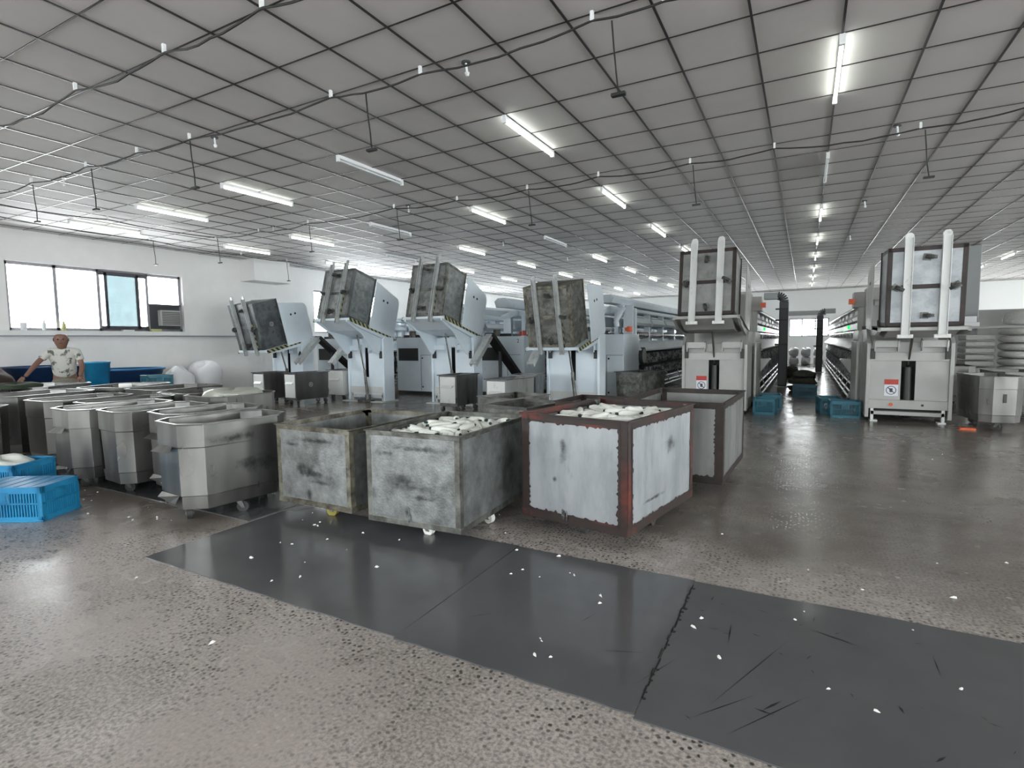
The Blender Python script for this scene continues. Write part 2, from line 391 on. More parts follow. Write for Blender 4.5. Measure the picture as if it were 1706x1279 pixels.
# ------------------------------------------------------------------ rubber runner
for (x0, x1, y0, y1, lab) in ((-3.62, -1.60, 1.81, 3.02, 'dark grey rubber sheet under the two bare zinc trolleys'),
                              (-1.596, -.50, 1.80, 3.01, 'smooth dark grey rubber sheet in the middle of the runner'),
                              (-.496, 3.2, 1.78, 3.00, 'scuffed dark grey rubber sheet with long scratches along the aisle side'),
                              (-7.9, -3.66, 2.55, 3.9, 'dark rubber sheet under the chamfered steel trolleys')):
    mb = MB(); n = 16; pts = []
    for i in range(n+1): pts.append((x0+(x1-x0)*i/n, y0+random.uniform(-.006, .006)))
    for i in range(n+1): pts.append((x1-(x1-x0)*i/n, y1+random.uniform(-.006, .006)))
    mb.prism(pts, 0.0, .006, 'Z'); tag(mb.build('rubber_mat', 'mat'), lab, 'rubber mat', 'rubber mats of the runner')
M['stitch'] = mat('black_gash', (.008, .008, .008), .7)
mt = [o for o in COL.objects if o.name.startswith('rubber_mat')]
mb = MB()
for i in range(26):
    yy = 1.9+i*.04; xx = -.50+random.uniform(-.006, .006)
    mb.box(xx-.003, xx+.003, yy, yy+.042, .006, .0068)
    if random.random() < .5: mb.cyl((xx+.008, yy, .006), (xx+.008, yy, .0072), random.uniform(.006, .013), n=7)
tag(mb.build('seam_stitching', 'stitch', mt[2]), kind='stuff')
mb = MB()
random.seed(3)
def gash(x0, y0, x1, y1, wd=.004):
    d = Vector((x1-x0, y1-y0)); nn = Vector((-d.y, d.x)).normalized()*wd/2
    mb.add([(x0, y0, .0064), (x0+d.x*.5+nn.x, y0+d.y*.5+nn.y, .0066), (x1, y1, .0064), (x0+d.x*.5-nn.x, y0+d.y*.5-nn.y, .0066)], [(0, 3, 2, 1)])
for a in [(-.28, 1.95, -.02, 2.6), (-.20, 1.84, .05, 2.2), (-.33, 1.86, -.12, 2.12), (.05, 2.72, .24, 2.66, .012), (-.26, 2.42, -.27, 2.62, .006), (.50, 2.55, .50, 2.72, .006),
          (.15, 1.84, .35, 1.82, .008), (-.75, 2.12, -.55, 2.2, .004), (-.55, 1.95, -.42, 2.25, .003), (-.9, 2.3, -.86, 2.42), (-1.4, 2.1, -1.3, 2.2), (-.10, 2.03, -.04, 2.12, .01), (-.13, 2.03, -.06, 2.02, .01)]: gash(*a)
for i in range(46):
    xx = random.uniform(-.45, 1.6); yy = random.uniform(1.85, 2.95); a = random.uniform(0, 3.1); l = random.uniform(.015, .07)
    gash(xx, yy, xx+l*math.cos(a), yy+l*math.sin(a), random.uniform(.003, .01))
tag(mb.build('scratch_marks', 'stitch', mt[2]), kind='stuff')

# ------------------------------------------------------------------ fluorescent tubes
def make_tube(lit):
    r = empty('fluorescent_light', (0, 0, 0))
    MB().box(-.015, .015, -.62, .62, .028, .065).build('batten', 'fixture', r)
    mb = MB().cyl((0, -.6, .0), (0, .6, .0), .0135, n=10, mi=0)
    mb.build('tube', 'tube' if lit else 'dead_tube', r)
    mb = MB()
    for s in (-1, 1): mb.box(-.02, .02, s*.61-.015, s*.61+.015, -.02, .06)
    each(mb, 1, 'end_cap', 'fixture', r)
    return r
lit0 = make_tube(True); dead0 = make_tube(False); used = set()
rows = [(.19, 'over the wide aisle', {(1, 0)}), (-2.82, 'above the gap by the full trolleys', set()), (-5.2, 'above the tilted rusty trolley', set()),
        (-7.52, 'above the middle tippers', set()), (-9.8, 'above the tipper nearest the wall', set()), (-12.05, 'beside the window wall', set()), (5.15, 'beyond the column', set()), (8.2, 'over the far storage side', set()), (3.0, 'behind the winding machine by the column', set())]
dead = {(0, 1), (2, 0), (2, 2), (3, 1), (4, 2)}
nth = ['first', 'second', 'third', 'fourth', 'fifth', 'sixth', 'seventh', 'eighth', 'ninth']
rowname = ['over the wide aisle', 'above the full trolleys', 'above the rust-stained tilted trolley', 'above the two striped tippers', 'above the small bins by the tippers', 'closest to the window wall', 'beyond the column', 'over the far storage side', 'above the sacks']
for ri, (x, lab, _) in enumerate(rows):
    for k in range(9):
        if ri in (6, 7, 8) and k < 5: continue
        if ri == 8 and k != 0: continue
        y = 5.10+.62+3.06*k
        if y > 30: continue
        d = (ri, k) in dead
        src = dead0 if d else lit0
        o = src if src.name not in used else copy_tree(src); used.add(src.name)
        o.location = (x, y, CEIL-.066)
        tag(o, '%s fluorescent tube %s, %s from the near end' % ('unlit' if d else 'glowing', rowname[ri], nth[k]), 'ceiling light', 'fluorescent tubes ' + rowname[ri])

# tubes behind the viewer light the near floor as in the photograph
for x in (.19, -2.82, 3.2, 6.2):
    for y in (2.66, -.4, -3.4):
        if x < 0 and y > 0: continue
        if x == .19 and y > 2: pass
        o = copy_tree(lit0); o.location = (x, y, CEIL-.066)
        tag(o, 'glowing fluorescent tube overhead of the viewer, %s out of view, row at %s' % ({2.66: 'just', -.4: 'second', -3.4: 'third'}[y], {.19: 'the aisle', -2.82: 'the full trolleys', 3.2: 'the column', 6.2: 'the storage side'}[x]), 'ceiling light', 'fluorescent tubes overhead behind the view')

# ------------------------------------------------------------------ hanging cables with drop cords
def cable(pts, sag, drops, label, rad=.0085):
    root = None
    cu = bpy.data.curves.new('power_cable', 'CURVE'); cu.dimensions = '3D'; cu.bevel_depth = rad; cu.bevel_resolution = 2
    sp = cu.splines.new('POLY'); P = []
    for a, b in zip(pts, pts[1:]):
        a = Vector(a); b = Vector(b); L = (b-a).length; n = 8
        for i in range(n):
            t = i/n; p = a.lerp(b, t); p.z -= sag*4*t*(1-t)*min(1, L/1.5)*random.uniform(.8, 1.2); P.append(p)
    P.append(Vector(pts[-1])); sp.points.add(len(P)-1)
    for i, p in enumerate(P): sp.points[i].co = (*p, 1)
    cu.materials.append(M['cable']); o = bpy.data.objects.new('power_cable', cu); COL.objects.link(o); tag(o, label, 'cable')
    clip = None
    for p in pts[1:-1]:
        if clip is None: clip = MB().box(-.012, .012, -.012, .012, -.035, .03).build('clip', 'fixture', o); c = clip
        else: c = clip.copy(); COL.objects.link(c)
        c.location = (p[0], p[1], CEIL-.045); c.parent = o
    dc = None
    for (x, y) in drops:
        if dc is None:
            mb = MB().tube([(0, 0, 0), (.015, 0, -.18), (.03, .01, -.36), (.05, 0, -.5)], .0065, n=6).box(.0, .1, -.02, .02, -.52, -.5)
            dc = mb.build('drop_cord', 'cable', o); c = dc
        else: c = dc.copy(); COL.objects.link(c)
        c.parent = o; c.location = (x, y, 3.57)
Z = 3.6
cable([(-7.4, 2.55, Z), (-5.77, 2.57, Z), (-4.45, 2.6, Z), (-3.3, 2.6, Z), (-2.2, 2.65, Z), (-.9, 2.7, Z)], .07, [], 'black cable looped across the ceiling ahead of all the others')
cable([(-10.6, 3.6, Z), (-9.5, 3.62, Z), (-8.1, 3.66, Z), (-7.0, 3.7, Z), (-6.06, 3.76, Z), (-3.93, 3.8, Z), (-2.94, 3.86, Z), (-1.4, 3.85, Z), (-.9, 3.88, Z), (.6, 3.9, Z)], .05, [(-3.53, 3.83), (-6.02, 3.74), (-8.01, 3.68), (-9.46, 3.62), (-1.26, 3.87)], 'black cable with five cords hanging above the near trolleys')
cable([(-11.05, 7.32, Z), (-9.8, 7.4, Z), (-8.35, 7.38, Z), (-6.2, 7.32, Z), (-5, 7.45, Z), (-3.74, 7.46, Z), (-2.6, 7.4, Z), (-1.38, 7.48, Z), (-.39, 7.42, Z), (1.05, 7.55, Z), (1.9, 7.4, Z), (4.2, 7.5, Z), (7, 7.5, Z)], .05, [(-3.70, 7.43), (-1.34, 7.46), (1.09, 7.53), (-6.12, 7.3), (-8.31, 7.37), (-10.99, 7.3)], 'black cable with cords crossing the ceiling before the tippers')
cable([(-11.3, 3.7, Z), (-11.1, 5.3, Z), (-11.09, 7.3, Z)], .03, [], 'black cable running straight along the window side')
cable([(-12.35, 4.1, Z), (-12.5, 6.75, Z), (-12.7, 9.05, Z), (-12.62, 10.37, Z), (-12.7, 12.5, Z)], .04, [(-12.35, 6.74), (-12.6, 10.35)], 'black cable beside the window wall with two cords', .009)
# sprinklers
sp0 = None
for i, (x, y) in enumerate([(-2.58, 4.02), (-5.96, 3.99), (-9.14, 3.85), (-6.08, 7.55), (.84, 7.57), (.84, 11.37), (.84, 14.93), (-6.32, 11.31), (-5.95, 14.34), (-9.41, 7.44)]):
    if sp0 is None:
        r = empty('sprinkler_head', (0, 0, 0))
        MB().cyl((0, 0, 0), (0, 0, -.012), .04, n=12).build('flange', 'duct', r)
        MB().cyl((0, 0, -.01), (.01, 0, -.09), .010, n=8).cyl((.01, 0, -.09), (.012, 0, -.12), .022, .012, n=8).build('nozzle', 'fixture', r); sp0 = o = r
    else: o = copy_tree(sp0)
    o.location = (x, y, CEIL)
    tag(o, 'small white sprinkler nozzle %s' % ['hanging ahead of the first glowing tube over the full trolleys', 'between the two lengths of looped cable above the steel trolleys', 'beside the cable cords above the blue crates', 'before the dead tube above the striped tippers', 'at the cable crossing the wide aisle', 'over the aisle side of the column machine', 'far down the aisle above the column machine', 'above the raised zinc trolley', 'far behind the raised zinc trolley', 'by the window side tubes and cable corner'][i], 'sprinkler', 'ceiling sprinklers')

# ------------------------------------------------------------------ trolleys
def caster(mb_fork, mb_wheel, x, y, ztop, r=.045, a=0.):
    X = T(x, y, 0) @ RZ(a)
    mb_fork.box(-.045, .045, -.045, .045, ztop-.012, ztop, 0, X)
    for s in (-1, 1): mb_fork.prism([(-.02, ztop-.01), (.03, ztop-.01), (.035+r*.4, r*.8), (.01+r*.4, r*.8)], s*.026-.003, s*.026+.003, 'X', 0, X)
    mb_wheel.cyl((-.019, .02+r*.3, r), (.019, .02+r*.3, r), r, n=18, X=X)
    mb_wheel.cyl((-.024, .02+r*.3, r), (.024, .02+r*.3, r), r*.4, n=10, X=X)

def panel_sheet(mb, p0, ux, uz, wd, ht, th=.004, bow=0., mi=0):
    """thin sheet panel subdivided with a slight buckle"""
    nx, nz = 10, 8; ux = Vector(ux); uz = Vector(uz); nn = ux.cross(uz); p0 = Vector(p0); vs = []
    ph = random.uniform(0, 6)
    for s in (0, 1):
        for j in range(nz+1):
            for i in range(nx+1):
                a = i/nx; b = j/nz; e = math.sin(math.pi*a)*math.sin(math.pi*b)
                d = bow*e*(.6+.6*math.sin(a*7+ph)*math.cos(b*4+ph))
                vs.append(tuple(p0+ux*(a*wd)+uz*(b*ht)+nn*(d+s*th)))
    N = (nx+1)*(nz+1); fs = []
    for j in range(nz):
        for i in range(nx):
            q = j*(nx+1)+i
            fs += [(q, q+nx+1, q+nx+2, q+1), (N+q, N+q+1, N+q+nx+2, N+q+nx+1)]
    mb.add(vs, fs, mi, smooth=True)

def box_trolley(name, W, L, z0, H, mbody, mframe, label, group, loc=(0, 0, 0), rz=0, fw=.045, wheel='rubber', casters=4, cross=False, lip=.012, top=None):
    """origin at the floor under the centre; long side along Y"""
    r = empty(name, loc, rz, label, 'trolley', group)
    hw, hl = W/2, L/2; b = MB()
    panel_sheet(b, (-hw, -hl, z0), (1, 0, 0), (0, 0, 1), W, H-z0, bow=.006)
    panel_sheet(b, (hw, -hl, z0), (0, 1, 0), (0, 0, 1), L, H-z0, bow=.006)
    panel_sheet(b, (hw, hl, z0), (-1, 0, 0), (0, 0, 1), W, H-z0, bow=.006)
    panel_sheet(b, (-hw, hl, z0), (0, -1, 0), (0, 0, 1), L, H-z0, bow=.006)
    b.box(-hw, hw, -hl, hl, z0, z0+.012)
    b.build('body', mbody, r)
    f = MB(); t = .006
    for sx in (-1, 1):
        for sy in (-1, 1):   # angle-iron corner posts
            x0, y0 = sx*hw, sy*hl
            xa, xb = sorted((x0+sx*t, x0-sx*fw)); ya, yb = sorted((y0+sy*t, y0-sy*.0))
            f.box(xa, xb, ya, yb, z0, H)
            xa, xb = sorted((x0+sx*t, x0)); ya, yb = sorted((y0+sy*t, y0-sy*fw)); f.box(xa, xb, ya, yb, z0, H)
    each(f, 2, 'corner_post', mframe, r, bevel=.002)
    q = MB()
    for (za, zb) in ((H-fw*.85, H+.004),):
        for s in (-1, 1):
            ya, yb = sorted((s*(hl+t+lip), s*(hl-.004))); q.box(-hw-t-lip, hw+t+lip, ya, yb, H-.006, H+.004)
            ya, yb = sorted((s*(hl+t+.001), s*hl)); q.box(-hw-t, hw+t, ya, yb, za, H)
            xa, xb = sorted((s*(hw+t+lip), s*(hw-.004))); q.box(xa, xb, -hl-t-lip, hl+t+lip, H-.006, H+.0045)
            xa, xb = sorted((s*(hw+t+.001), s*hw)); q.box(xa, xb, -hl-t, hl+t, za, H)
    q.build('rim', top or mframe, r, bevel=.002)
    q = MB()
    for s in (-1, 1):
        ya, yb = sorted((s*(hl+t+.001), s*hl)); q.box(-hw-t, hw+t, ya, yb, z0-.004, z0+fw)
        xa, xb = sorted((s*(hw+t+.001), s*hw)); q.box(xa, xb, -hl-t, hl+t, z0-.004, z0+fw)
    q.box(-hw, hw, -hl, -hl+fw, z0-.006, z0); q.box(-hw, hw, hl-fw, hl, z0-.006, z0)
    q.box(-hw, -hw+fw, -hl, hl, z0-.006, z0); q.box(hw-fw, hw, -hl, hl, z0-.006, z0)
    q.box(-hw, hw, -.03, .03, z0-.008, z0)
    if cross: q.box(-.03, .03, -hl, hl, z0-.008, z0)
    q.build('base_frame', mframe, r, bevel=.002)
    pos = [(0, -hl+.14), (0, hl-.14), (-hw+.1, 0), (hw-.1, 0)] if casters == 4 else [(0, -hl+.14), (-hw+.12, hl-.14), (hw-.12, hl-.14)]
    for i, (x, y) in enumerate(pos):
        a, c = MB(), MB(); caster(a, c, 0, 0, z0-.006, r=(z0-.02)*.5, a=random.uniform(-2, 2))
        k = a.build('caster', 'galv_frame', r, loc=(x, y, 0)); c.build('wheel', wheel, k)
    return r

random.seed(11)
G1 = 'rectangular sheet-metal trolleys standing on the floor'
tc = box_trolley('sheet_metal_trolley', .80, 1.12, .11, .83, 'panel_blue', 'rust', 'pale trolley full of white bobbins with bright red-brown painted edges', G1, fw=.055, top='rust')
# measured corners: front right (-.94,3.20) front left (-1.72,3.34) back right (-.75,4.33)
ang = math.atan2(.19, 1.13)
def place(o, fr, ang, W, L):
    o.rotation_euler.z = -ang
    c = Vector((fr[0], fr[1], 0)) + Matrix.Rotation(-ang, 3, 'Z') @ Vector((-W/2, L/2, 0)); o.location = c
place(tc, (-.94, 3.21), ang, .80, 1.12)
tb = box_trolley('sheet_metal_trolley', .74, 1.06, .10, .73, 'galv', 'galv_frame', 'bare zinc trolley half full of white bobbins, in front between its two neighbours', G1, fw=.035, wheel='lint')
place(tb, (-1.915, 2.83), -R(3), .74, 1.04)
ta = box_trolley('sheet_metal_trolley', .76, 1.0, .11, .71, 'galv', 'old_frame', 'zinc trolley with brown grimy edges and a yellow wheel, nearly empty', G1, fw=.04, wheel='yellow_wheel')
place(ta, (-2.84, 2.80), R(0), .76, 1.0)
td = box_trolley('sheet_metal_trolley', .84, 1.25, .10, .79, 'panel_grey', 'rust_dark', 'empty grey trolley with dark brown painted edges, behind the full one', G1, fw=.055, top='rust_dark')
place(td, (-.59, 4.78), R(2), .84, 1.25)
te = box_trolley('sheet_metal_trolley', .50, .62, .1, .72, 'galv_frame', 'stainless', 'small empty trolley with a bright worn rim, farther of the pair behind the zinc trolleys', G1, fw=.03); te.location = (-2.88, 5.36, 0); te.rotation_euler.z = R(-14)
tf = box_trolley('sheet_metal_trolley', .52, .62, .1, .72, 'galv_frame', 'stainless', 'small empty trolley with a bright worn rim, next to the full pale trolley', G1, fw=.03); tf.location = (-2.42, 4.72, 0); tf.rotation_euler.z = R(-10)
tg = box_trolley('sheet_metal_trolley', .58, .62, .1, .76, 'panel_grey', 'rust_dark', 'dark empty trolley mostly hidden between the two brown-edged trolleys', G1, fw=.045); tg.location = (-1.76, 4.98, 0); tg.rotation_euler.z = R(-3)

# dark smears on the panels (worn grime with a shape of its own)
def smear(parent, pts, m='mark_dark', axis='Y', pos=0.):
    mb = MB()
    for (a, z, wa, wz) in pts:
        n = 9; poly = [(a+wa*math.cos(6.283*i/n)*random.uniform(.6, 1), z+wz*math.sin(6.283*i/n)*random.uniform(.6, 1)) for i in range(n)]
        if axis == 'Y': mb.add([(p[0], pos, p[1]) for p in poly], [tuple(range(n))])
        else: mb.add([(pos, p[0], p[1]) for p in poly], [tuple(range(n))])
    return mb.build('grime_mark', m, parent)
M['smear'] = mat('black_grime', (.03, .033, .032), .7, dirt=(.2, .21, .21), dscale=26, dmix=(.42, .6))
smear(tc, [(-.06, .17, .020, .045), (-.03, .16, .008, .05)], 'smear', 'Y', -.576)
smear(tb, [(-.02, .155, .012, .04)], 'smear', 'Y', -.547)

def ragged(parent, face, W, L, z0, H, m, fw, amp=.013):
    # uneven brushed edge of the frame paint running onto the sheet, face 'F' (-Y) or 'R' (+X)
    ln = W if face == 'F' else L
    def P(a, z):
        return (a, -L/2-.0085, z) if face == 'F' else (W/2+.0085, a, z)
    mb = MB(); n = 52
    def strip(pts_o, pts_i):
        k = len(pts_o); mb.add(pts_o+pts_i, [(i, i+1, k+i+1, k+i) for i in range(k-1)])
    for (zb, sg) in ((z0+fw, 1), (H-fw*.85, -1)):
        o = [P(-ln/2+ln*i/n, zb-sg*.01) for i in range(n+1)]
        i_ = [P(-ln/2+ln*i/n, zb+sg*(.004+amp*1.6*random.random()**6)) for i in range(n+1)]; strip(o, i_)
    for sg in (-1, 1):
        a0 = sg*(ln/2-(fw if face == 'F' else fw))
        o = [P(a0+sg*.01, z0+(H-z0)*i/n) for i in range(n+1)]
        i_ = [P(a0-sg*(.004+amp*1.3*random.random()**6), z0+(H-z0)*i/n) for i in range(n+1)]; strip(o, i_)
    return mb.build('brushed_paint_edge', m, parent)
random.seed(91)
ragged(tc, 'F', .80, 1.12, .11, .83, 'rust', .055); ragged(tc, 'R', .80, 1.12, .11, .83, 'rust', .055)
ragged(td, 'F', .84, 1.25, .10, .79, 'rust_dark', .055); ragged(td, 'R', .84, 1.25, .10, .79, 'rust_dark', .055)
def grime_alpha(name, col, sc_, lo, hi):
    m = bpy.data.materials.new(name); m.use_nodes = True; n = m.node_tree.nodes; L = m.node_tree.links; b = n['Principled BSDF']
    b.inputs['Base Color'].default_value = (*col, 1); b.inputs['Roughness'].default_value = .6
    tc_ = n.new('ShaderNodeTexCoord'); q = n.new('ShaderNodeTexNoise'); q.inputs['Scale'].default_value = sc_; q.inputs['Detail'].default_value = 8
    q.inputs['Roughness'].default_value = .7; L.new(tc_.outputs['Object'], q.inputs[0])
    g_ = n.new('ShaderNodeVectorMath'); g_.operation = 'LENGTH'; mp = n.new('ShaderNodeMapping'); L.new(tc_.outputs['UV'], mp.inputs[0])
    at = n.new('ShaderNodeAttribute'); at.attribute_name = 'edge'
    s_ = n.new('ShaderNodeMath'); s_.operation = 'MULTIPLY_ADD'; L.new(at.outputs['Fac'], s_.inputs[0]); s_.inputs[1].default_value = .45; L.new(q.outputs[0], s_.inputs[2])
    r = n.new('ShaderNodeMapRange'); r.inputs[1].default_value = lo; r.inputs[2].default_value = hi; L.new(s_.outputs[0], r.inputs[0]); r.inputs[4].default_value = .6
    b.inputs['Specular IOR Level'].default_value = .2; L.new(r.outputs[0], b.inputs['Alpha']); return m
M['grime_a'] = grime_alpha('rubbed_grime', (.03, .034, .034), 14, .62, .95)
def grime_patch(parent, face, off, a, z, wa, wz):
    vs = []; n = 18
    def P(a_, z_): return (a_, off, z_) if face == 'F' else (off, a_, z_)
    vs.append(P(a, z)); vs += [P(a+wa*math.cos(6.283*i/n)*random.uniform(.85, 1), z+wz*math.sin(6.283*i/n)*random.uniform(.85, 1)) for i in range(n)]
    mb = MB().add(vs, [(0, 1+i, 1+(i+1) % n) for i in range(n)]); o = mb.build('grime_mark', 'grime_a', parent)
    at = o.data.attributes.new('edge', 'FLOAT', 'POINT')
    at.data[0].value = 1.0
    return o
for (pp, ln2, hh) in ((tb, -.53, .73), (ta, -.5, .71)):
    W_ = .37 if pp is tb else .38
    grime_patch(pp, 'F', ln2-.0100, .0, hh*.50, .30, .05); grime_patch(pp, 'F', ln2-.0104, -.08, hh*.56, .22, .07)
    grime_patch(pp, 'F', ln2-.0102, .06, hh*.86, .36, .035); grime_patch(pp, 'F', ln2-.0106, -.04, .19, .035, .07)
    grime_patch(pp, 'F', ln2-.0103, -.20, hh*.8, .16, .04); grime_patch(pp, 'F', ln2-.0105, .1, .30, .2, .03)
grime_patch(tc, 'F', -.5695, -.13, .40, .03, .035); grime_patch(tc, 'F', -.570, -.06, .62, .05, .14)
grime_patch(tc, 'R', .4095, -.2, .27, .26, .022); grime_patch(tc, 'R', .410, .1, .60, .12, .1)
# bobbins
def make_bobbin():
    r = MB(); L = .19
    r.lathe([(0, 0), (.010, 0), (.012, .004), (.0245, .03), (.0245, .10), (.021, .155), (.011, .17), (0, .17)], n=12)
    o = r.build('yarn_bobbin', 'yarn')
    t = MB().lathe([(.006, -.012), (.0095, -.014), (.0105, .01), (.0088, .17), (.008, .192), (.0055, .192), (.005, .16)], n=10)
    t.lathe([(.0001, -.010), (.006, -.010)], n=10)
    t.build('cone_tube', 'green_tube', o)
    return o
bob0 = make_bobbin(); first = [True]
def pile(parent, W, L, z, n, label, group, y0=0, x0=0, sx=1., sy=1., mound=.05, layers=2):
    c = parent.matrix_basis if False else (T(*parent.location) @ RZ(parent.rotation_euler.z))
    for i in range(n):
        if first[0]: o = bob0; first[0] = False
        else: o = copy_tree(bob0)
        lx = x0+random.uniform(-.5, .5)*(W-.2)*sx; ly = y0+random.uniform(-.5, .5)*(L-.2)*sy
        lz = z+random.uniform(-.02, .035)+mound*(1-(2*lx/W)**2)*random.uniform(.3, 1)
        a = random.uniform(0, 6.28); tilt = R(90)+random.uniform(-.22, .22)
        Xm = c @ T(lx, ly, lz) @ RZ(a) @ RX(tilt) @ T(0, 0, -.085)
        o.matrix_world = Xm; o.matrix_basis = Xm
        o.scale = (1.15, 1.15, 1.12)
        tag(o, label, 'bobbin', group)
random.seed(21)
pile(tc, .78, 1.08, .725, 155, 'white yarn bobbin lying in the heap inside the pale red-edged trolley', 'bobbins in the red-edged trolley')
pile(tb, .72, 1.02, .635, 135, 'white yarn bobbin lying in the heap inside the bare zinc trolley', 'bobbins in the bare zinc trolley', y0=.0)
pile(ta, .74, .98, .50, 22, 'white yarn bobbin inside the zinc trolley with the yellow wheel', 'bobbins in the brown-edged trolley', x0=.22, y0=.1, sx=.5, sy=.8)
def fill(parent, W, L, z, lab):
    mb = MB(); n = 12; vs = []
    for j in range(n+1):
        for i in range(n+1): vs.append(((i/n-.5)*W, (j/n-.5)*L, z+random.uniform(-.02, .02)))
    fs = [(j*(n+1)+i, j*(n+1)+i+1, (j+1)*(n+1)+i+1, (j+1)*(n+1)+i) for j in range(n) for i in range(n)]
    k = len(vs); mb.add(vs, fs, smooth=True); mb.box(-W/2, W/2, -L/2, L/2, z-.3, z-.03)
    o = mb.build('bobbin_filling', 'yarn'); o.location = parent.location; o.rotation_euler = parent.rotation_euler
    tag(o, lab, 'bobbin filling', None, 'stuff')
fill(tc, .78, 1.08, .67, 'deeper layer of white yarn bobbins in the pale red-edged trolley')
fill(tb, .72, 1.02, .575, 'deeper layer of white yarn bobbins in the bare zinc trolley')

# chamfered stainless trolleys
def oct_poly(W, L, c):
    hw, hl = W/2, L/2
    return [(-hw+c, -hl), (hw-c, -hl), (hw, -hl+c), (hw, hl-c), (hw-c, hl), (-hw+c, hl), (-hw, hl-c), (-hw, -hl+c)]
def oct_trolley(W, L, z0, H, c, m, label, loc, rz, group='chamfered steel trolleys', torn=False, open_front=False, wm=None):
    r = empty('steel_trolley', loc, R(rz), label, 'trolley', group)
    P = oct_poly(W, L, c); Pb = [(x*.93, y*.95) for x, y in P]; b = MB(); n = len(P); t = .97
    zz = [(z0, .93, .95), (z0+.10, .955, .965), (z0+.105, .975, .98), (H-.17, .99, .99), (H-.165, 1.0, 1.0), (H, 1, 1)]
    vs = []
    for (z, ax, ay) in zz:
        for (x, y) in P: vs.append((x*ax, y*ay, z+random.uniform(-.002, .002)))
    for (z, ax, ay) in [(H, .985, .99), (z0+.02, .91, .935)]:
        for (x, y) in P: vs.append((x*ax, y*ay, z))
    fs = []
    for k in range(len(zz)+1):
        for i in range(n):
            if open_front and i == 0 and k in (1, 2): continue
            fs.append((k*n+i, k*n+(i+1) % n, (k+1)*n+(i+1) % n, (k+1)*n+i))
    fs.append(tuple(range(n))[::-1]); fs.append(tuple(range((len(zz)+1)*n, (len(zz)+2)*n)))
    b.add(vs, fs); b.build('body', m, r, bevel=.003)
    q = MB(); vo = [(x*1.035, y*1.03, H+.0) for x, y in P]+[(x*1.035, y*1.03, H+.012) for x, y in P]+[(x*.97, y*.975, H+.012) for x, y in P]+[(x*.97, y*.975, H) for x, y in P]
    fs = []
    for k in range(4):
        for i in range(n): fs.append((k*n+i, k*n+(i+1) % n, ((k+1) % 4)*n+(i+1) % n, ((k+1) % 4)*n+i))
    q.add(vo, fs); q.build('rim', wm or m, r, bevel=.002)
    if torn:
        q = MB(); w2 = W/2-c
        q.add([(-w2*.8, -L/2, H-.17), (w2*.5, -L/2, H-.16), (w2*.9, -L/2-.05, H-.20), (-w2*1.0, -L/2-.055, H-.215)], [(0, 1, 2, 3)])
        q.add([(-w2*.9, -L/2*.985-.004, z0+.10), (w2*.9, -L/2*.985-.004, z0+.11), (w2*.8, -L/2*.985-.03, z0+.05), (0, -L/2*.98-.012, z0+.04), (-w2*1.0, -L/2*.98-.035, z0+.06)], [(0, 1, 2, 3, 4)])
        q.build('bent_flap', 'stainless', r)
    for (x, y) in [(0, -L/2+.13), (0, L/2-.13), (-W/2+.12, 0), (W/2-.12, 0)]:
        a, cc = MB(), MB(); caster(a, cc, 0, 0, z0, r=(z0-.02)*.5, a=random.uniform(-2, 2))
        k = a.build('caster', 'galv_dark', r, loc=(x, y, 0)); cc.build('wheel', 'rubber', k)
    return r
random.seed(5)
oct_trolley(.60, .84, .11, .745, .13, 'stainless', 'shiny dented steel trolley with a torn flap, standing apart at the row end', (-4.13, 2.71, 0), -8, torn=True)
oct_trolley(.58, .84, .11, .745, .12, 'stainless', 'narrow steel trolley with crumpled front, behind the shiny one', (-4.79, 3.0, 0), -9, torn=True)
oct_trolley(.56, .80, .11, .745, .10, 'stainless', 'steel trolley with its end panel torn open', (-5.42, 2.88, 0), -6, open_front=True)
oct_trolley(.58, .90, .11, .745, .12, 'stainless', 'dull steel trolley with a bent flap and black stains', (-6.03, 2.83, 0), -3, torn=True)
oct_trolley(.40, .90, .11, .745, .09, 'stainless_dark', 'slim dark steel trolley wedged in the row', (-6.56, 3.2, 0), 2)
oct_trolley(.62, .86, .11, .76, .12, 'stainless_dark', 'dark round-cornered steel trolley in the row', (-7.10, 3.0, 0), 2)
oct_trolley(.85, .60, .11, .74, .10, 'stainless', 'plain steel trolley cut by the frame, beside the blue crates', (-7.42, 2.05, 0), 3)
for i, (x, y, rz, lab) in enumerate([(-8.62, 4.2, 28, 'large steel trolley with a bright straight rim in front of the blue box'), (-8.35, 3.05, 8, 'large steel trolley with a wide pale rim in the second row'),
                                     (-9.95, 3.75, 28, 'large open steel trolley under the hands of the worker'), (-7.55, 4.3, 4, 'large dark steel trolley between the rows'), (-9.7, 2.55, 10, 'large steel trolley at the wall end of the second row'),
                                     (-6.75, 4.15, 4, 'dark steel trolley seen only by its long rim behind the front row'), (-5.85, 3.95, 0, 'steel trolley heaped with clear plastic bags, behind the front row')]):
    oct_trolley(.78 if i < 5 else .7, 1.0 if i < 5 else .8, .11, .76 if i != 5 else .745, .12, 'stainless_dark' if i in (3, 5) else 'stainless', lab, (x, y, 0), rz, wm='stainless')
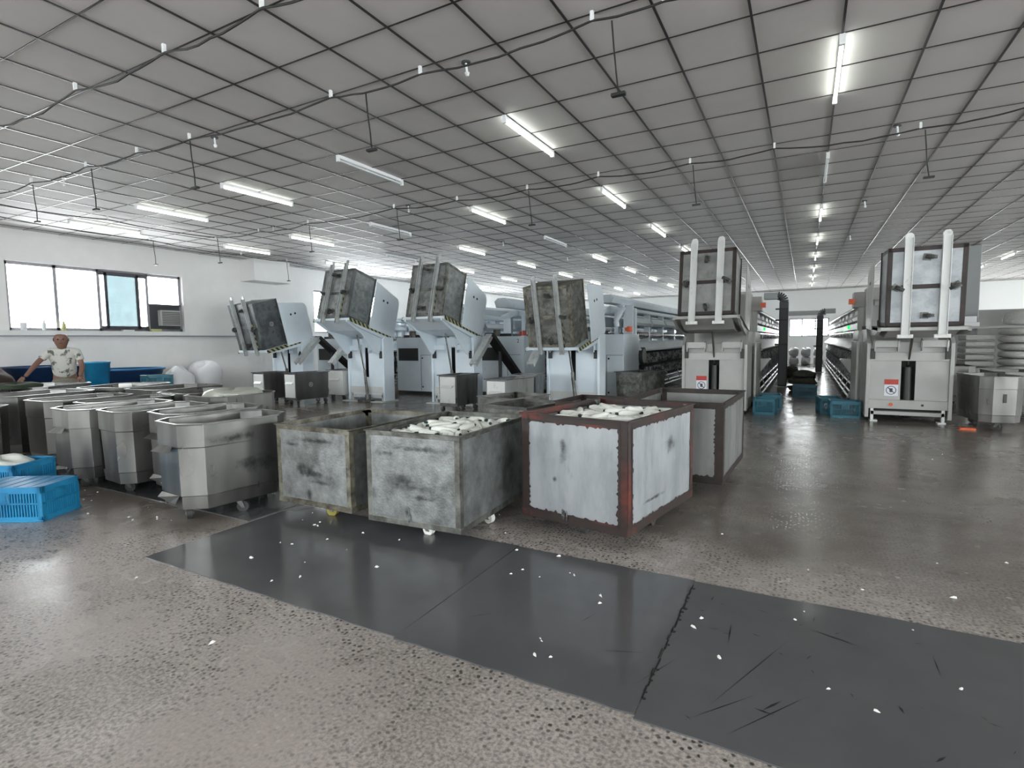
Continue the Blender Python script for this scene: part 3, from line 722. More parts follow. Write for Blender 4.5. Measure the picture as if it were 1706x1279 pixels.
def bag(name, loc, s, m, label, cat, group=None, seed=0, rz=0, lump=.16):
    rnd = random.Random(seed); me = bpy.data.meshes.new(name); mb = MB(); n, k = 18, 10; vs = []
    ph = [rnd.uniform(0, 6) for _ in range(6)]
    for j in range(k+1):
        t = math.pi*j/k
        for i in range(n):
            a = 2*math.pi*i/n
            e = 1+lump*(math.sin(3*a+ph[0]+2*t)*.5+math.sin(5*a+ph[1])*.3*math.sin(t)+math.sin(4*t+ph[2]+2*a)*.4)
            cx, sx_ = math.cos(a), math.sin(a)
            sq = (abs(cx)**4+abs(sx_)**4)**-.25*.85
            zz = -math.cos(t); zz = math.copysign(abs(zz)**.6, zz)
            vs.append((s[0]*sq*cx*math.sin(t)**.5*e, s[1]*sq*sx_*math.sin(t)**.5*e, s[2]*(1+zz)*(.5 if zz < 0 else .5*(1+lump*.6*math.sin(2*a+ph[3])))))
    fs = [(j*n+i, j*n+(i+1) % n, (j+1)*n+(i+1) % n, (j+1)*n+i) for j in range(k) for i in range(n)]
    mb.add(vs, fs, smooth=True); o = mb.build(name, m, loc=loc, rotz=rz); return tag(o, label, cat, group)
M['clear'] = mat('milky_plastic', (.40, .42, .36), .3, bump=.8, bscale=9)
bag('plastic_bag', (-5.85, 4.0, .66), (.3, .33, .16), 'clear', 'milky crumpled plastic bag on the steel trolley behind the front row', 'plastic bag', seed=2)
for i, (x, y) in enumerate([(-9.3, 3.2), (-9.75, 3.7)]):
    o = MB().box(-.1, .1, -.14, .14, 0, .012).build('cloth_rag', 'green_cloth'); o.location = (x, y, .775); bpy.data.objects.remove(o)
bag('cloth_rag', (-9.7, 3.35, .74), (.24, .3, .09), 'green_cloth', 'dark green cloth lying over the trolley rims by the worker', 'cloth', seed=5, lump=.3)

for k, o in enumerate([q for q in COL.objects if q.name.startswith('steel_trolley') and q.parent is None][:4]):
    grime_patch(o, 'R', .303 if k == 0 else .292, -.05, .62, .30, .05); grime_patch(o, 'R', .3032 if k == 0 else .2922, .1, .40, .24, .12)
# ------------------------------------------------------------------ crates
def crate(loc, rz, m, label, group, W=.36, L=.52, H=.27, upside=False):
    r = empty('plastic_crate', loc, rz, label, 'crate', group); b = MB(); t = .014
    def wall(ax, pos, a0, a1):
        # lattice wall: rails + vertical slats, solid bands
        def B(p, q, z0, z1):
            if ax == 'X': b.box(pos-t/2, pos+t/2, p, q, z0, z1)
            else: b.box(p, q, pos-t/2, pos+t/2, z0, z1)
        z1 = H
        B(a0, a1, 0, .04); B(a0, a1, z1-.05, z1); B(a0, a1, z1*.50, z1*.50+.012); 
        n = int((a1-a0)/.021)
        for i in range(n+1):
            p = a0+(a1-a0)*i/n; B(p-.0045, p+.0045, .04, z1-.05)
        B(a0, a0+.03, 0, z1); B(a1-.03, a1, 0, z1)
        mid = (a0+a1)/2; B(mid-.05, mid+.05, z1*.5, z1-.04)
    wall('Y', -W/2, -L/2, L/2); wall('Y', W/2, -L/2, L/2); wall('X', -L/2, -W/2, W/2); wall('X', L/2, -W/2, W/2)
    b.build('basket', m, r)
    q = MB(); z = H if upside else 0
    q.box(-L/2+.01, L/2-.01, -W/2+.01, W/2-.01, z-.006 if upside else 0, z if upside else .01)
    for i in range(5): q.box(-L/2+.05+i*.1, -L/2+.07+i*.1, -W/2+.01, W/2-.01, z-.001, z+.003)
    q.build('base', m, r)
    q = MB(); lo, hi = (H-.012, H+.004) if not upside else (-.0, .016)
    for s in (-1, 1):
        q.box(-L/2-.012, L/2+.012, s*W/2-.012, s*W/2+.012, lo, hi); q.box(s*L/2-.012, s*L/2+.012, -W/2-.012, W/2+.012, lo, hi)
    q.build('rim', m, r, bevel=.003)
    return r
crate((-5.42, 1.86, 0), R(30), 'blue', 'bright blue lattice crate turned upside down on the bare floor', 'bright blue crates by the steel trolleys', upside=True, L=.56)
crate((-6.28, 2.02, .0), R(25), 'blue', 'bright blue lattice crate holding white rags, behind the upturned one', 'bright blue crates by the steel trolleys', H=.32, L=.6, W=.4)
bag('white_rag', (-6.28, 2.02, .20), (.25, .17, .15), 'yarn', 'white rag heaped in the bright blue crate', 'rag', seed=9, rz=R(25), lump=.3)
G2 = 'dark teal crates on the aisle floor'
crate((-.60, 10.55, 0), R(88), 'teal', 'teal crate at the corner of the winding machine with a paper label', G2, L=.42, W=.34)
crate((-.55, 11.3, 0), R(95), 'teal', 'teal crate directly behind the labelled one', G2, L=.5, W=.34)
crate((0.01, 13.75, 0), R(3), 'teal', 'teal crate standing alone in the middle of the aisle', G2, L=.46, W=.32)
crate((.40, 11.08, 0), R(97), 'teal', 'teal crate half hidden at the side of the column machine', G2, L=.5, W=.34)
crate((.60, 10.56, 0), R(3), 'teal', 'teal crate touching the front corner of the column machine', G2, L=.42, W=.34)
for i, (x, y, z, s) in enumerate([(-.05, 15.2, 0, (.36, .3, .16)), (-.04, 15.2, .165, (.34, .3, .18)), (.0, 15.25, .35, (.28, .25, .14))]):
    bag('dark_sack', (x, y, z), s, 'sack_dark', 'dark green sack %s of the stack behind the lone teal crate' % ['at the bottom', 'in the middle', 'at the top'][i], 'sack', 'dark sacks in the aisle', seed=i+20)
bag('dark_sack', (.0, 19.2, 0), (.34, .3, .30), 'sack_dark', 'dark sack alone on the aisle floor between the ducts', 'sack', 'dark sacks in the aisle', seed=31)
bag('dark_sack', (-.42, 20.5, 0), (.3, .35, .35), 'sack_dark', 'dark sack behind the tall duct post', 'sack', 'dark sacks in the aisle', seed=32)
for i in range(5):
    for j in range(2):
        bag('white_sack', (-1.0+i*.52, 29.6, j*.43), (.23, .3, .395), 'white_bag', 'pale sack in the %s row, %s along the far window wall at the aisle end' % (('bottom', 'top')[j], nth[i]), 'sack', 'pale sacks at the aisle end', seed=40+i*2+j)

# ------------------------------------------------------------------ tippers
def make_tipper(X, Y, ang, m, label, stripe=True, sign=False, vside=0):
    r = empty('bin_tipper', (X, Y, 0), 0, label, 'bin tipper', 'bin tippers lifting trolleys into the winding machines')
    blue = m == 'sheet_blue'; dep = .34 if blue else .9
    hw = .55; m2 = 'white_metal' if m == 'sheet_blue' else m
    b = MB()
    for s in (-1, 1):
        xa, xb = sorted((s*hw, s*(hw-.05)))
        if blue: b.prism([(0, .02), (.34, .02), (.34, 1.45), (.06, 1.45), (0, 1.40)], xa, xb, 'X')
        else: b.prism([(0, .06), (.95, .06), (.95, 1.45), (.25, 1.45), (0, 1.22)], xa, xb, 'X')
    each(b, 1, 'side_panel', 'sheet_blue' if blue else m2, r, bevel=.006)
    b = MB()
    if blue:
        b.box(-hw+.05, -.05, .05, .07, .08, 1.42); b.box(.05, hw-.05, .05, .07, .08, 1.42); b.box(-.05, .05, .05, .07, .08, .55); b.box(-.05, .05, .05, .07, 1.22, 1.42)
    else: b.box(-hw+.05, -.09, .05, .07, .34, .95); b.box(.09, hw-.05, .05, .07, .34, .95); b.box(-hw+.05, hw-.05, .03, .06, .95, 1.08); b.box(-hw+.05, hw-.05, .08, .10, 1.08, 1.24)
    each(b, 1, 'front_panel', m, r, bevel=.003)
    b = MB().box(-hw+.05, hw-.05, .02, .10, .20, .34).box(-hw+.08, hw-.08, .03, .12, .10, .16)
    each(b, 1, 'lower_beam', m2, r, bevel=.004)
    MB().box(-hw+.05, hw-.05, .20 if blue else .3, dep-.02, .08, 1.2).build('inner_housing', 'dark', r)
    b = MB()
    for s in (-1, 1):
        b.box(s*(hw-.12)-.05, s*(hw-.12)+.05, -.03, .12, .0, .02); b.box(s*(hw-.10)-.02, s*(hw-.10)+.02, .03, .08, .02, .2)
    each(b, 2, 'foot', 'white_metal', r)
    if blue:
        MB().cyl((.10, -.06, .06), (.02, -.05, .72), .032, n=14).box(-.12, .25, -.16, .0, 0, .05).cyl((.10, -.06, .05), (.10, -.06, .16), .06, n=12).build('cylinder', 'galv_frame', r)
        MB().box(-hw-.06, hw+.06, -.14, .40, 0, .018).build('foot_plate', 'white_metal', r)
    else: MB().cyl((0, .10, .30), (0, .13, .85), .06, n=16).build('cylinder', 'black', r)
    P = T(0, .3, 1.5); A = P @ RX(-R(ang))
    tip = A @ Vector((0, -.55, -.05))
    MB().cyl((.02, -.05, .70) if blue else (0, .13, .85), tuple(tip), .02, n=10).build('piston_rod', 'chrome', r)
    # brackets
    b = MB()
    for s in (-1, 1):
        b.box(s*.30-.17, s*.30+.17, -.04, .02, 1.16, 1.27); 
        for t in (-.15, .15): b.prism([(-.06, 1.10), (.05, 1.10), (.05, 1.3), (-.06, 1.26)], s*.30+t-.008, s*.30+t+.008, 'X')
    each(b, 3, 'hinge_bracket', m, r, bevel=.003)
    b = MB()
    for s in (-1, 1): b.box(s*.47-.03, s*.47+.03, -.02, .04, .98, 1.14)
    each(b, 1, 'buffer', 'black', r)
    t = bpy.data.objects.new('tilting_cradle', None)
    # cradle built straight in the parent frame so that it is a mesh part
    b = MB(); b.box(-.52, .52, -1.30, 0, -.05, 0, X=A)
    if ang > 10:
        for s in (-1, 1): b.prism([(-1.3, 0), (0, 0), (.0, -.1), (-.26, -.52), (-.36, -.50), (-.80, -.22), (-1.3, -.09)], s*.44-.015, s*.44+.015, 'X', X=A)
    b.prism([(-1.30, -.05), (0, -.05), (-.30, -.12), (-.9, -.16)], -.40, .40, 'X', X=A)
    for s in (-1, 1): b.prism([(-1.3, .0), (0, 0), (0, -.07), (-.2, -.15), (-1.0, -.12), (-1.3, -.06)], s*.50-.02, s*.50+.02, 'X', X=A)
    b.build('cradle_tray', m, r, bevel=.004)
    for s in (-1, 1):
        b = MB(); xx = s*.205; bw = .036 if blue else .05
        b.prism([(xx-bw, -.12), (xx+bw, -.12), (xx+bw, 1.24), (xx+.025, 1.27), (xx-.025, 1.27), (xx-bw, 1.24)], -1.335, -1.315, 'Y', X=A)
        b.box(xx-bw, xx-bw+.008, -1.375, -1.335, -.12, 1.2, X=A); b.box(xx+bw-.008, xx+bw, -1.375, -1.335, -.12, 1.2, X=A)
        if not blue: b.box(xx-.09, xx+.09, -1.36, -1.29, -.15, -.10, X=A)
        b.build('lifting_bar', 'silver_bar' if blue else 'white_metal', r, bevel=.003)
    for s in (-1, 1):
        b = MB(); b.prism([(-.72, -.04), (.02, -.04), (.07, .02), (.07, .76), (.0, .86), (-.72, 1.0)], s*.54-.008, s*.54+.008, 'X', X=A)
        gp = b.build('guard_plate', m, r, bevel=.002)
        h = MB()
        for hy in (-.44, -.31): h.cyl((s*.54-.011, hy, .66), (s*.54+.011, hy, .66), .026, n=14, X=A)
        each(h, 2, 'round_hole', 'black', gp)
    if stripe:
        for s in (-1, 1):
            xa, xb = sorted((s*.521, s*.5245))
            MB().box(xa, xb, -1.31, .02, -.075, .0, X=I4).build('hazard_stripe', 'hazard', r).matrix_basis = A
        MB().box(.256, .2575, -1.335, -1.295, .0, .62).build('hazard_stripe', 'hazard', r).matrix_basis = A
    if vside:
        xx = vside*.74; p = Vector((xx, .32, 1.48)); a = Vector((xx, -.35, .88)); c = Vector((xx, 1.75, .42))
        def slab(name, p, q, w_, th, mm, lipm=None):
            d = (q-p); L = d.length; ca = math.atan2(-d.z, d.y)
            X2 = T(*p) @ RX(-ca); b = MB().box(-w_/2, w_/2, 0, L, -th/2, th/2, X=X2)
            if lipm:
                b.box(-w_/2-.01, -w_/2, 0, L, -th/2, th/2+.06, X=X2).box(w_/2, w_/2+.01, 0, L, -th/2, th/2+.06, X=X2)
            return b.build(name, mm, r)
        slab('chute_arm', p, a, .13, .03, 'silver_bar', True)
        cb = slab('belt_conveyor', p, c, .22, .08, 'belt')
        MB().box(xx-.03, xx+.03, .75, .80, .0, 1.12).box(xx-.03, xx+.03, 1.5, 1.55, 0, .6).build('support_leg', 'duct', r)
    if sign:
        sg = MB().box(.20, .36, .038, .042, .42, .52); sg = MB().box(-.30, -.12, .044, .048, .40, .66).build('warning_sign', 'paper', r)
        MB().box(-.30, -.12, .040, .044, .58, .66).build('sign_header', 'red', sg)
        text('禁止\n', .001, 'paper', sg, (0, 0, 0), (0, 0, 0)) if False else None
        ring('prohibition_ring', .058, .068, 'mark_dark', sg, T(-.21, .044, .49) @ RX(R(90)))
        MB().box(-.066, .066, -.006, .006, 0, .002, X=T(-.21, .044, .49) @ RX(R(90)) @ RZ(R(-45))).box(-.02, .02, -.03, .03, 0, .0015, X=T(-.21, .044, .49) @ RX(R(90))).build('symbol', 'mark_dark', sg)
        bt = MB().cyl((-.21, .02, .27), (-.21, -.005, .27), .026, n=14).build('emergency_button', 'orange', r)
        MB().cyl((.19, .021, .27), (.19, .012, .27), .018, n=12).build('knob', 'black', r)
    return r, A
def lifted(X, Y, A, mbody, mframe, label, mark=None, W=.86):
    r = box_trolley('lifted_trolley', W, 1.06, .14, .79 if X < -3 else .83, mbody, mframe, label, 'trolleys tipped up on the bin tippers', fw=.05)
    Mx = T(X, Y, 0) @ A @ T(0, -1.315, .545) @ RX(R(-90)) @ T(0, 0, -.132)
    r.matrix_basis = Mx
    if mark:
        rg = ring('round_mark', .042, .05, 'mark', r, T(W/2+.015, 0, .5) @ RY(R(90)))
        text(mark, .06, 'mark', rg, (W/2+.016, 0, .5), (R(0), R(90), R(0)), 'letter')
    return r
random.seed(31)
tips = [
    (1.41, 10.20, -2, 'sheet', 'grey bin tipper beside the column with a red warning sign', dict(stripe=False, sign=True), 'panel_blue', 'rust_dark', 'white-panelled trolley with brown edges tipped up beside the column', None),
    (-1.43, 10.20, 9, 'sheet', 'grey bin tipper on the opposite side of the wide aisle', dict(stripe=False, sign=True), 'panel_grey', 'rust_dark', 'dark-framed trolley tipped upright across the aisle from the column', None),
    (-3.95, 9.75, -13, 'sheet_blue', 'pale blue bin tipper holding the rust-stained trolley', dict(vside=-1), 'galv_frame', 'old_frame', 'rust-stained trolley leaning toward the viewer on its tipper', None),
    (-6.62, 9.55, 15, 'sheet_blue', 'pale blue bin tipper with the steepest raised zinc trolley and a black conveyor', dict(vside=1), 'galv', 'galv_frame', 'zinc trolley raised high, third from the window wall', None),
    (-8.80, 9.25, 16, 'sheet_blue', 'pale blue bin tipper with its piston leg standing in full view', dict(vside=-1), 'galv', 'galv_dark', 'dark zinc trolley raised high, second from the window wall', None),
    (-11.4, 9.25, -14, 'sheet_blue', 'pale blue bin tipper closest to the window wall, tray lowered', dict(vside=1), 'galv_dark', 'galv_dark', 'dark trolley with a round white mark, tipped next to the wall', 'D')]
for (X, Y, a, m, lab, kw, mb_, mf, lab2, mk) in tips:
    t, A = make_tipper(X, Y, a, m, lab, **kw)
    lifted(X, Y, A, mb_, mf, lab2, mk)

# ------------------------------------------------------------------ winding machines
def make_sections(n, m):
    """one 1.5 m long section, seen from both sides; returned as a list of meshes with material lists"""
    L = 1.5; S = {}
    b = MB()
    for s in (-1, 1):
        b.prism([(s*.62, 1.06), (s*.64, 1.10), (s*.42, 1.30), (s*.36, 1.30), (s*.36, 1.06)] if s > 0 else [(s*.62, 1.06), (s*.64, 1.10), (s*.42, 1.30), (s*.36, 1.30), (s*.36, 1.06)][::-1], 0, L, 'Y')
    b.box(-.40, .40, 0, L, .15, 1.10)
    S['base_casing'] = (b, m)
    b = MB()
    for s in (-1, 1):
        for z, xx in ((.13, .62), (.21, .58), (.32, .52)): b.cyl((s*xx, 0, z), (s*xx, L, z), .022, n=10)
        b.prism([(s*.64, .10), (s*.66, .10), (s*.50, .50), (s*.48, .50)], .02, .05, 'Y')
    S['rail'] = (b, 'rail_steel')
    b = MB()
    for s in (-1, 1): b.box(s*.455-.05, s*.455+.05, .02, L-.02, .36, 1.05)
    S['dark_backing'] = (b, 'dark')
    b = MB()
    for s in (-1, 1):
        for i in range(9):
            yy = .1+i*.16; b.lathe([(0, 0), (.02, 0), (.045, .03), (.03, .26), (0, .27)], n=8, X=T(s*.555, yy, .74) @ RX(R(-8)) @ RY(s*R(-12)))
            b.box(s*.53-.02, s*.53+.02, yy-.012, yy+.012, .42, .66)
    S['bobbin_magazine'] = (b, 'magazine')
    b = MB()
    for s in (-1, 1):
        xa, xb = sorted((s*.30, s*.44))
        b.box(xa, xb, -.05, .05, 1.28, 1.98)
    b.box(.0, .1, -.04, .04, 1.3, 2.0)
    S['upright'] = (b, m)
    b = MB()
    for s in (-1, 1):
        b.cyl((s*.36, 0, 1.44), (s*.36, L, 1.44), .05, n=12)
        for i in range(9): b.cyl((s*.36, .12+i*.16, 1.44), (s*.36, .20+i*.16, 1.44), .085, n=12)
    S['drum_shaft'] = (b, 'chrome')
    b = MB()
    for s in (-1, 1):
        p = [(s*.25, 1.66), (s*.50, 1.66), (s*.52, 1.72), (s*.46, 1.84), (s*.30, 1.88)]
        b.prism(p if s > 0 else p[::-1], .08, L-.08, 'Y')
    S['drum_cover'] = (b, m)
    b = MB(); b.box(-.14, .14, 0, L, 1.98, 2.12)
    for s in (-1, 1): b.box(s*.30-.03, s*.30+.03, 0, L, 2.02, 2.06)
    b.cyl((.42, 0, 1.98), (.42, L, 1.98), .04, n=10).cyl((-.42, 0, 1.98), (-.42, L, 1.98), .04, n=10)
    S['top_rail'] = (b, m)
    return S, L
M['magazine'] = mat('wound_cones', (.05, .05, .055), .45, col2=(.55, .56, .58), scale=11, mix=(.42, .62))
def winder(X, Y0, n, m, label, mark=None, mside=0, z=1.):
    r = empty('winding_machine', (X, Y0, 0), 0, label, 'winding machine', 'automatic winding machines in rows')
    b = MB(); b.box(-.58, .66 if mark else .58, .1, 1.3, .08, 1.45)
    hs = b.build('headstock_cabinet', m, r, bevel=.012)
    q = MB().box(-.52, .12, -.004, .02, .86, 1.18); q.build('window_opening', 'dark', hs).location.y = .1
    q = MB().box(.20, .21, -.003, .0, .12, 1.0).box(.2, .56, -.003, 0, 1.0, 1.008); q.build('panel_seam', 'duct', hs).location.y = .1
    q = MB().cyl((.25, 0, .93), (.25, -.012, .93), .02, n=10).cyl((.25, 0, .2), (.25, -.012, .2), .02, n=10); [setattr(k, 'location', (0, .1, 0)) for k in each(q, 2, 'lock_knob', 'black', hs)]
    if mark: text(mark, .13, 'mark_dark', hs, (.50, .096, 1.33), (R(90), 0, 0), 'number')
    MB().box(-.55, .55, .1, 1.2, .0, .08).build('plinth', 'dark', hs)
    S, L = make_sections(n, m)
    LS = []
    for nm, (mb, mm) in S.items():
        if nm in ('base_casing', 'top_rail'): LS.append((nm, mb, mm)); continue
        for sg in (-1, 1):
            q = MB()
            for c in mb.ch:
                cx = sum((c[3] @ Vector(p)).x for p in c[0])/len(c[0])
                if (cx < 0) == (sg < 0): q.add(*c)
            if q.v: LS.append((nm, q, mm))
    for nm, mb, mm in LS:
        o = None
        for i in range(n):
            if o is None: o = mb.build(nm, mm, r); c = o
            else: c = o.copy(); COL.objects.link(c); c.parent = r
            c.location = (0, 1.3+i*L, 0)
    b = MB().box(-.52, -.30, 1.22, 1.34, 1.3, 2.05); b.build('end_frame', m, r, bevel=.02)
    MB().box(.30, .52, 1.22, 1.34, 1.3, 2.05).build('end_frame', m, r, bevel=.02)
    MB().cyl((-.2, .3, 1.45), (-.2, .3, 1.62), .09, n=14).build('motor_housing', 'galv_frame', r)
    MB().box(-.5, .1, .3, .5, 1.45, 1.52).build('yarn_feeder', 'dark', r)
    MB().prism([(.7, 1.9), (1.3, 2.0), (1.3, 2.14), (.7, 1.98)], -.3, -.1, 'X').build('rail_nose', m, r, bevel=.01)
    return r
w_r = winder(1.41, 11.4, 11, 'sheet', 'grey winding machine along the wide aisle on the column side')
w_m = winder(-1.43, 11.4, 11, 'sheet', 'grey winding machine along the wide aisle across from the column')
w_3 = winder(-3.95, 11.1, 11, 'sheet_blue', 'pale blue winding machine behind the rust-stained tipped trolley')
w_2 = winder(-6.55, 11.4, 11, 'sheet_blue', 'pale blue winding machine with numbered cabinet behind the third tipper', '2')
w_1 = winder(-8.78, 10.9, 11, 'sheet_blue', 'pale blue winding machine with numbered cabinet behind the second tipper', '2')
w_0 = winder(-11.7, 10.9, 11, 'sheet_blue', 'pale blue winding machine running along the window wall')
# end panels next to the aisle
for o, s in ((w_r, -1), (w_m, 1)):
    b = MB(); xx = s*.60
    b.box(xx-.02, xx+.02, -.2, 1.0, .0, 1.25); b.build('side_shield', 'sheet', o, bevel=.01)
    b = MB().box(s*.30-.12, s*.30+.12, .9, 1.3, 1.4, 2.25).box(s*.5-.1, s*.5+.1, 1.2, 1.6, 1.9, 2.2)
    b.build('control_box', 'sheet', o, bevel=.01)
    MB().prism([(s*.62, .62), (s*.80, .88), (s*.78, .90), (s*.60, .90)] if s > 0 else [(s*.62, .62), (s*.80, .88), (s*.78, .90), (s*.60, .90)][::-1], 1.0, 1.35, 'Y').build('side_hopper', 'sheet', o)
    MB().box(s*.64-.05, s*.64+.05, 1.0, 1.12, 1.96, 2.06).build('beacon', 'orange', o)
    MB().cyl((s*.64, 1.3, 1.52), (s*.68, 1.3, 1.52), .035, n=10).build('indicator_lamp', 'led_green', o)
    MB().cyl((s*.46, 6.3, 1.50), (s*.50, 6.3, 1.50), .035, n=10).build('indicator_lamp', 'led_green' if s < 0 else 'led_red', o)
    b = MB(); b.box(s*.50-.02, s*.50+.02, 1.3, 17, 1.48, 1.60); b.build('long_beam', 'sheet', o)
    for k in range(5): MB().box(s*.48-.01, s*.48+.01, 1.7+k*1.5, 2.4+k*1.5, 1.66, 1.86).build('light_panel', 'white_metal', o)
# bright front beacons on the blue machine
bcn = MB().cyl((.56, .6, 1.5), (.56, .6, 1.62), .06, n=12).cyl((.45, .75, 1.52), (.45, .75, 1.60), .04, n=10); each(bcn, 2, 'red_knob', 'orange', w_3)
bcn = MB().cyl((.62, .2, 1.46), (.62, .2, 1.58), .045, n=12).cyl((.52, .2, 1.46), (.52, .2, 1.56), .035, n=12); each(bcn, 2, 'red_knob', 'red', w_2)
# overhead ducts reaching from machines 2 and 3
b = MB().prism([(-.15, 2.15), (.15, 2.15), (.2, 2.3), (.1, 2.38), (-.1, 2.38), (-.2, 2.3)], .2, 16, 'Y'); b.build('suction_duct', 'sheet_blue', w_2)
b = MB().prism([(.15, 2.10), (.40, 2.10), (.45, 2.2), (.38, 2.27), (.18, 2.27)], -.2, 16, 'Y'); b.build('suction_duct', 'sheet_blue', w_3)
b = MB().prism([(-.15, 2.15), (.15, 2.15), (.2, 2.3), (.1, 2.38), (-.1, 2.38), (-.2, 2.3)], .2, 16, 'Y'); b.build('suction_duct', 'sheet_blue', w_1)
MB().tube([(.3, .6, 2.12), (.42, .6, 2.05), (.25, .6, 1.75), (.28, .6, 1.62)], .06, n=10).build('elbow_pipe', 'sheet_blue', w_3); MB().box(.3, .5, 1.0, 1.15, 1.4, 2.1).build('pipe_support', 'sheet_blue', w_3)
b = MB().cyl((.58, 1.45, .95), (.66, 1.45, .95), .20, n=26).cyl((.58, 1.5, .55), (.66, 1.5, .55), .14, n=22); gk = b.build('drive_wheel', 'black', w_3)
MB().cyl((.655, 1.45, .95), (.67, 1.45, .95), .16, n=26).cyl((.655, 1.5, .55), (.67, 1.5, .55), .10, n=22).build('wheel_face', 'sheet', gk)

# big dark duct arches by the aisle
def duct_arch(x, y, h, xo, label):
    r = empty('duct_arch', (x, y, 0), 0, label, 'duct')
    MB().box(-.11, .11, -.14, .14, .02, h-.05).build('riser', 'duct', r, bevel=.02)
    s = 1 if xo > 0 else -1
    b = MB(); pts = []
    for i in range(7):
        t = math.pi/2*i/6; pts.append((s*.16*(1-math.cos(t)), h-.05+.16*math.sin(t)))
    b.tube([(p[0], 0, p[1]) for p in pts], .11, n=12); b.build('elbow', 'duct', r)
    MB().box(min(s*.14, xo), max(s*.14, xo), -.1, .1, h+.02, h+.2).build('cross_duct', 'column', r, bevel=.02)
    b = MB()
    for z in (h-.25, h-.55, h-1.2): b.box(-.2, .1, -.16, -.12, z-.02, z+.02)
    each(b, 1, 'pipe_bracket', 'black', r)
    MB().box(-.17, .17, -.2, .2, 0, .02).build('floor_plate', 'sheet', r)
duct_arch(-.53, 16.45, 2.35, -.5, 'tall dark duct post bending over the machine across from the column')
duct_arch(.47, 23.7, 2.2, .5, 'farther dark duct post bending toward the column machine')
tag(MB().box(-.75, .75, 26.8, 27.1, 2.28, 2.48).build('overhead_duct', 'column', bevel=.02), 'grey duct crossing the aisle end below the ceiling', 'duct')

# ------------------------------------------------------------------ small bins in front of the tippers
def bin_(loc, rz, W, L, m, m2, label, H=.70, mark=None):
    r = empty('small_steel_bin', loc, R(rz), label, 'bin', 'small steel bins before the tippers'); hw, hl = W/2, L/2
    b = MB(); t = .012; z0 = .12
    v = []
    for (z, s) in ((z0, .95), (H, 1.), (H, .965), (z0+.02, .92)):
        v += [(-hw*s, -hl*s, z), (hw*s, -hl*s, z), (hw*s, hl*s, z), (-hw*s, hl*s, z)]
    fs = [(k*4+i, k*4+(i+1) % 4, (k+1)*4+(i+1) % 4, (k+1)*4+i) for k in range(3) for i in range(4)]+[(3, 2, 1, 0), (12, 13, 14, 15)]
    b.add(v, fs); b.build('body', m, r, bevel=.004)
    q = MB()
    for s in (-1, 1):
        q.box(-hw-.025, hw+.025, s*hl-.02, s*hl+.02, H-.008, H+.008); q.box(s*hw-.02, s*hw+.02, -hl-.025, hl+.025, H-.008, H+.0085)
    q.build('rim', 'galv_dark', r)
    MB().box(-hw*.86, hw*.86, -hl-.004, -hl+.005, z0+.05, H-.03).build('end_plate', m2, r, bevel=.004)
    MB().prism([(-hl-.006, H-.19), (-hl-.05, H-.235), (-hl-.006, H-.22)], -hw*.6, hw*.6, 'X').build('bent_flap', m2, r)
    for (x, y) in [(-hw*.7, -hl*.8), (hw*.7, -hl*.8), (hw*.7, hl*.8), (-hw*.7, hl*.8)]:
        a, c = MB(), MB(); caster(a, c, 0, 0, z0, r=.045, a=random.uniform(-2, 2)); k = a.build('caster', 'galv_dark', r, loc=(x, y, 0)); c.build('wheel', 'rubber', k)
    if mark:
        rg = ring('round_mark', .04, .048, 'mark', r, T(hw+.002, -.05, .44) @ RY(R(90)))
        text(mark, .06, 'mark', rg, (hw+.003, -.05, .44), (R(90), 0, R(90)), 'letter')
    return r
random.seed(41)
bin_((-10.62, 8.15, 0), -2, .40, .62, 'stainless', 'white_metal', 'small steel bin with a white end plate, closer to the window wall')
bin_((-9.72, 8.38, 0), -4, .40, .86, 'stainless_dark', 'white_metal', 'small dark bin with a round white mark', mark='B')
bin_((-9.35, 9.0, 0), 0, .5, .7, 'white_metal', 'white_metal', 'small white-sided bin under the second tipper').location = (-9.72, 9.55, 0)
bin_((-5.92, 8.75, 0), -2, .42, .72, 'stainless', 'white_metal', 'small steel bin with a bright end plate before the third tipper')
bin_((-4.42, 8.1, 0), -8, .44, .8, 'panel_grey', 'white_metal', 'small grey bin with a paper-white end, left of the dark one'.replace('left of', 'beside'))
bin_((-4.60, 9.1, 0), 10, .5, .6, 'galv_dark', 'galv_dark', 'small dark brownish bin under the rust-stained trolley')
bin_((-2.85, 10.6, 0), -20, .6, .8, 'galv_frame', 'galv_frame', 'tan-grey steel bin between the blue and the grey tipper')
tag(MB().cyl((0, 0, 0), (0, 0, .46), .19, .2, n=24).build('blue_barrel', 'navy', loc=(-5.45, 9.9, 0), bevel=.02), 'dark blue barrel behind the small bins', 'barrel')
oct_trolley(.50, 1.0, .12, .75, .12, 'stainless', 'bright steel trolley with a slotted end beside the column machine', (2.36, 10.2, 0), 8, wm='stainless')
MB().box(-.018, .018, -.505, -.49, .40, .52).build('hand_slot', 'black', [o for o in COL.objects if o.name.startswith('steel_trolley') and o.parent is None][-1])
oct_trolley(.66, 1.0, .12, .74, .12, 'stainless_dark', 'dark steel trolley behind the slotted one', (3.0, 11.7, 0), 0)
oct_trolley(.60, 1.0, .12, .76, .12, 'stainless_dark', 'dark steel trolley hidden between the column machine and the sacks', (2.45, 13.1, 0), 0)
tag(MB().box(-.09, .09, -.04, .04, 0, .025).build('orange_block', 'orange', loc=(2.05, 9.75, 0), rotz=.1), 'flat orange piece on the floor by the slotted trolley', 'plastic piece')

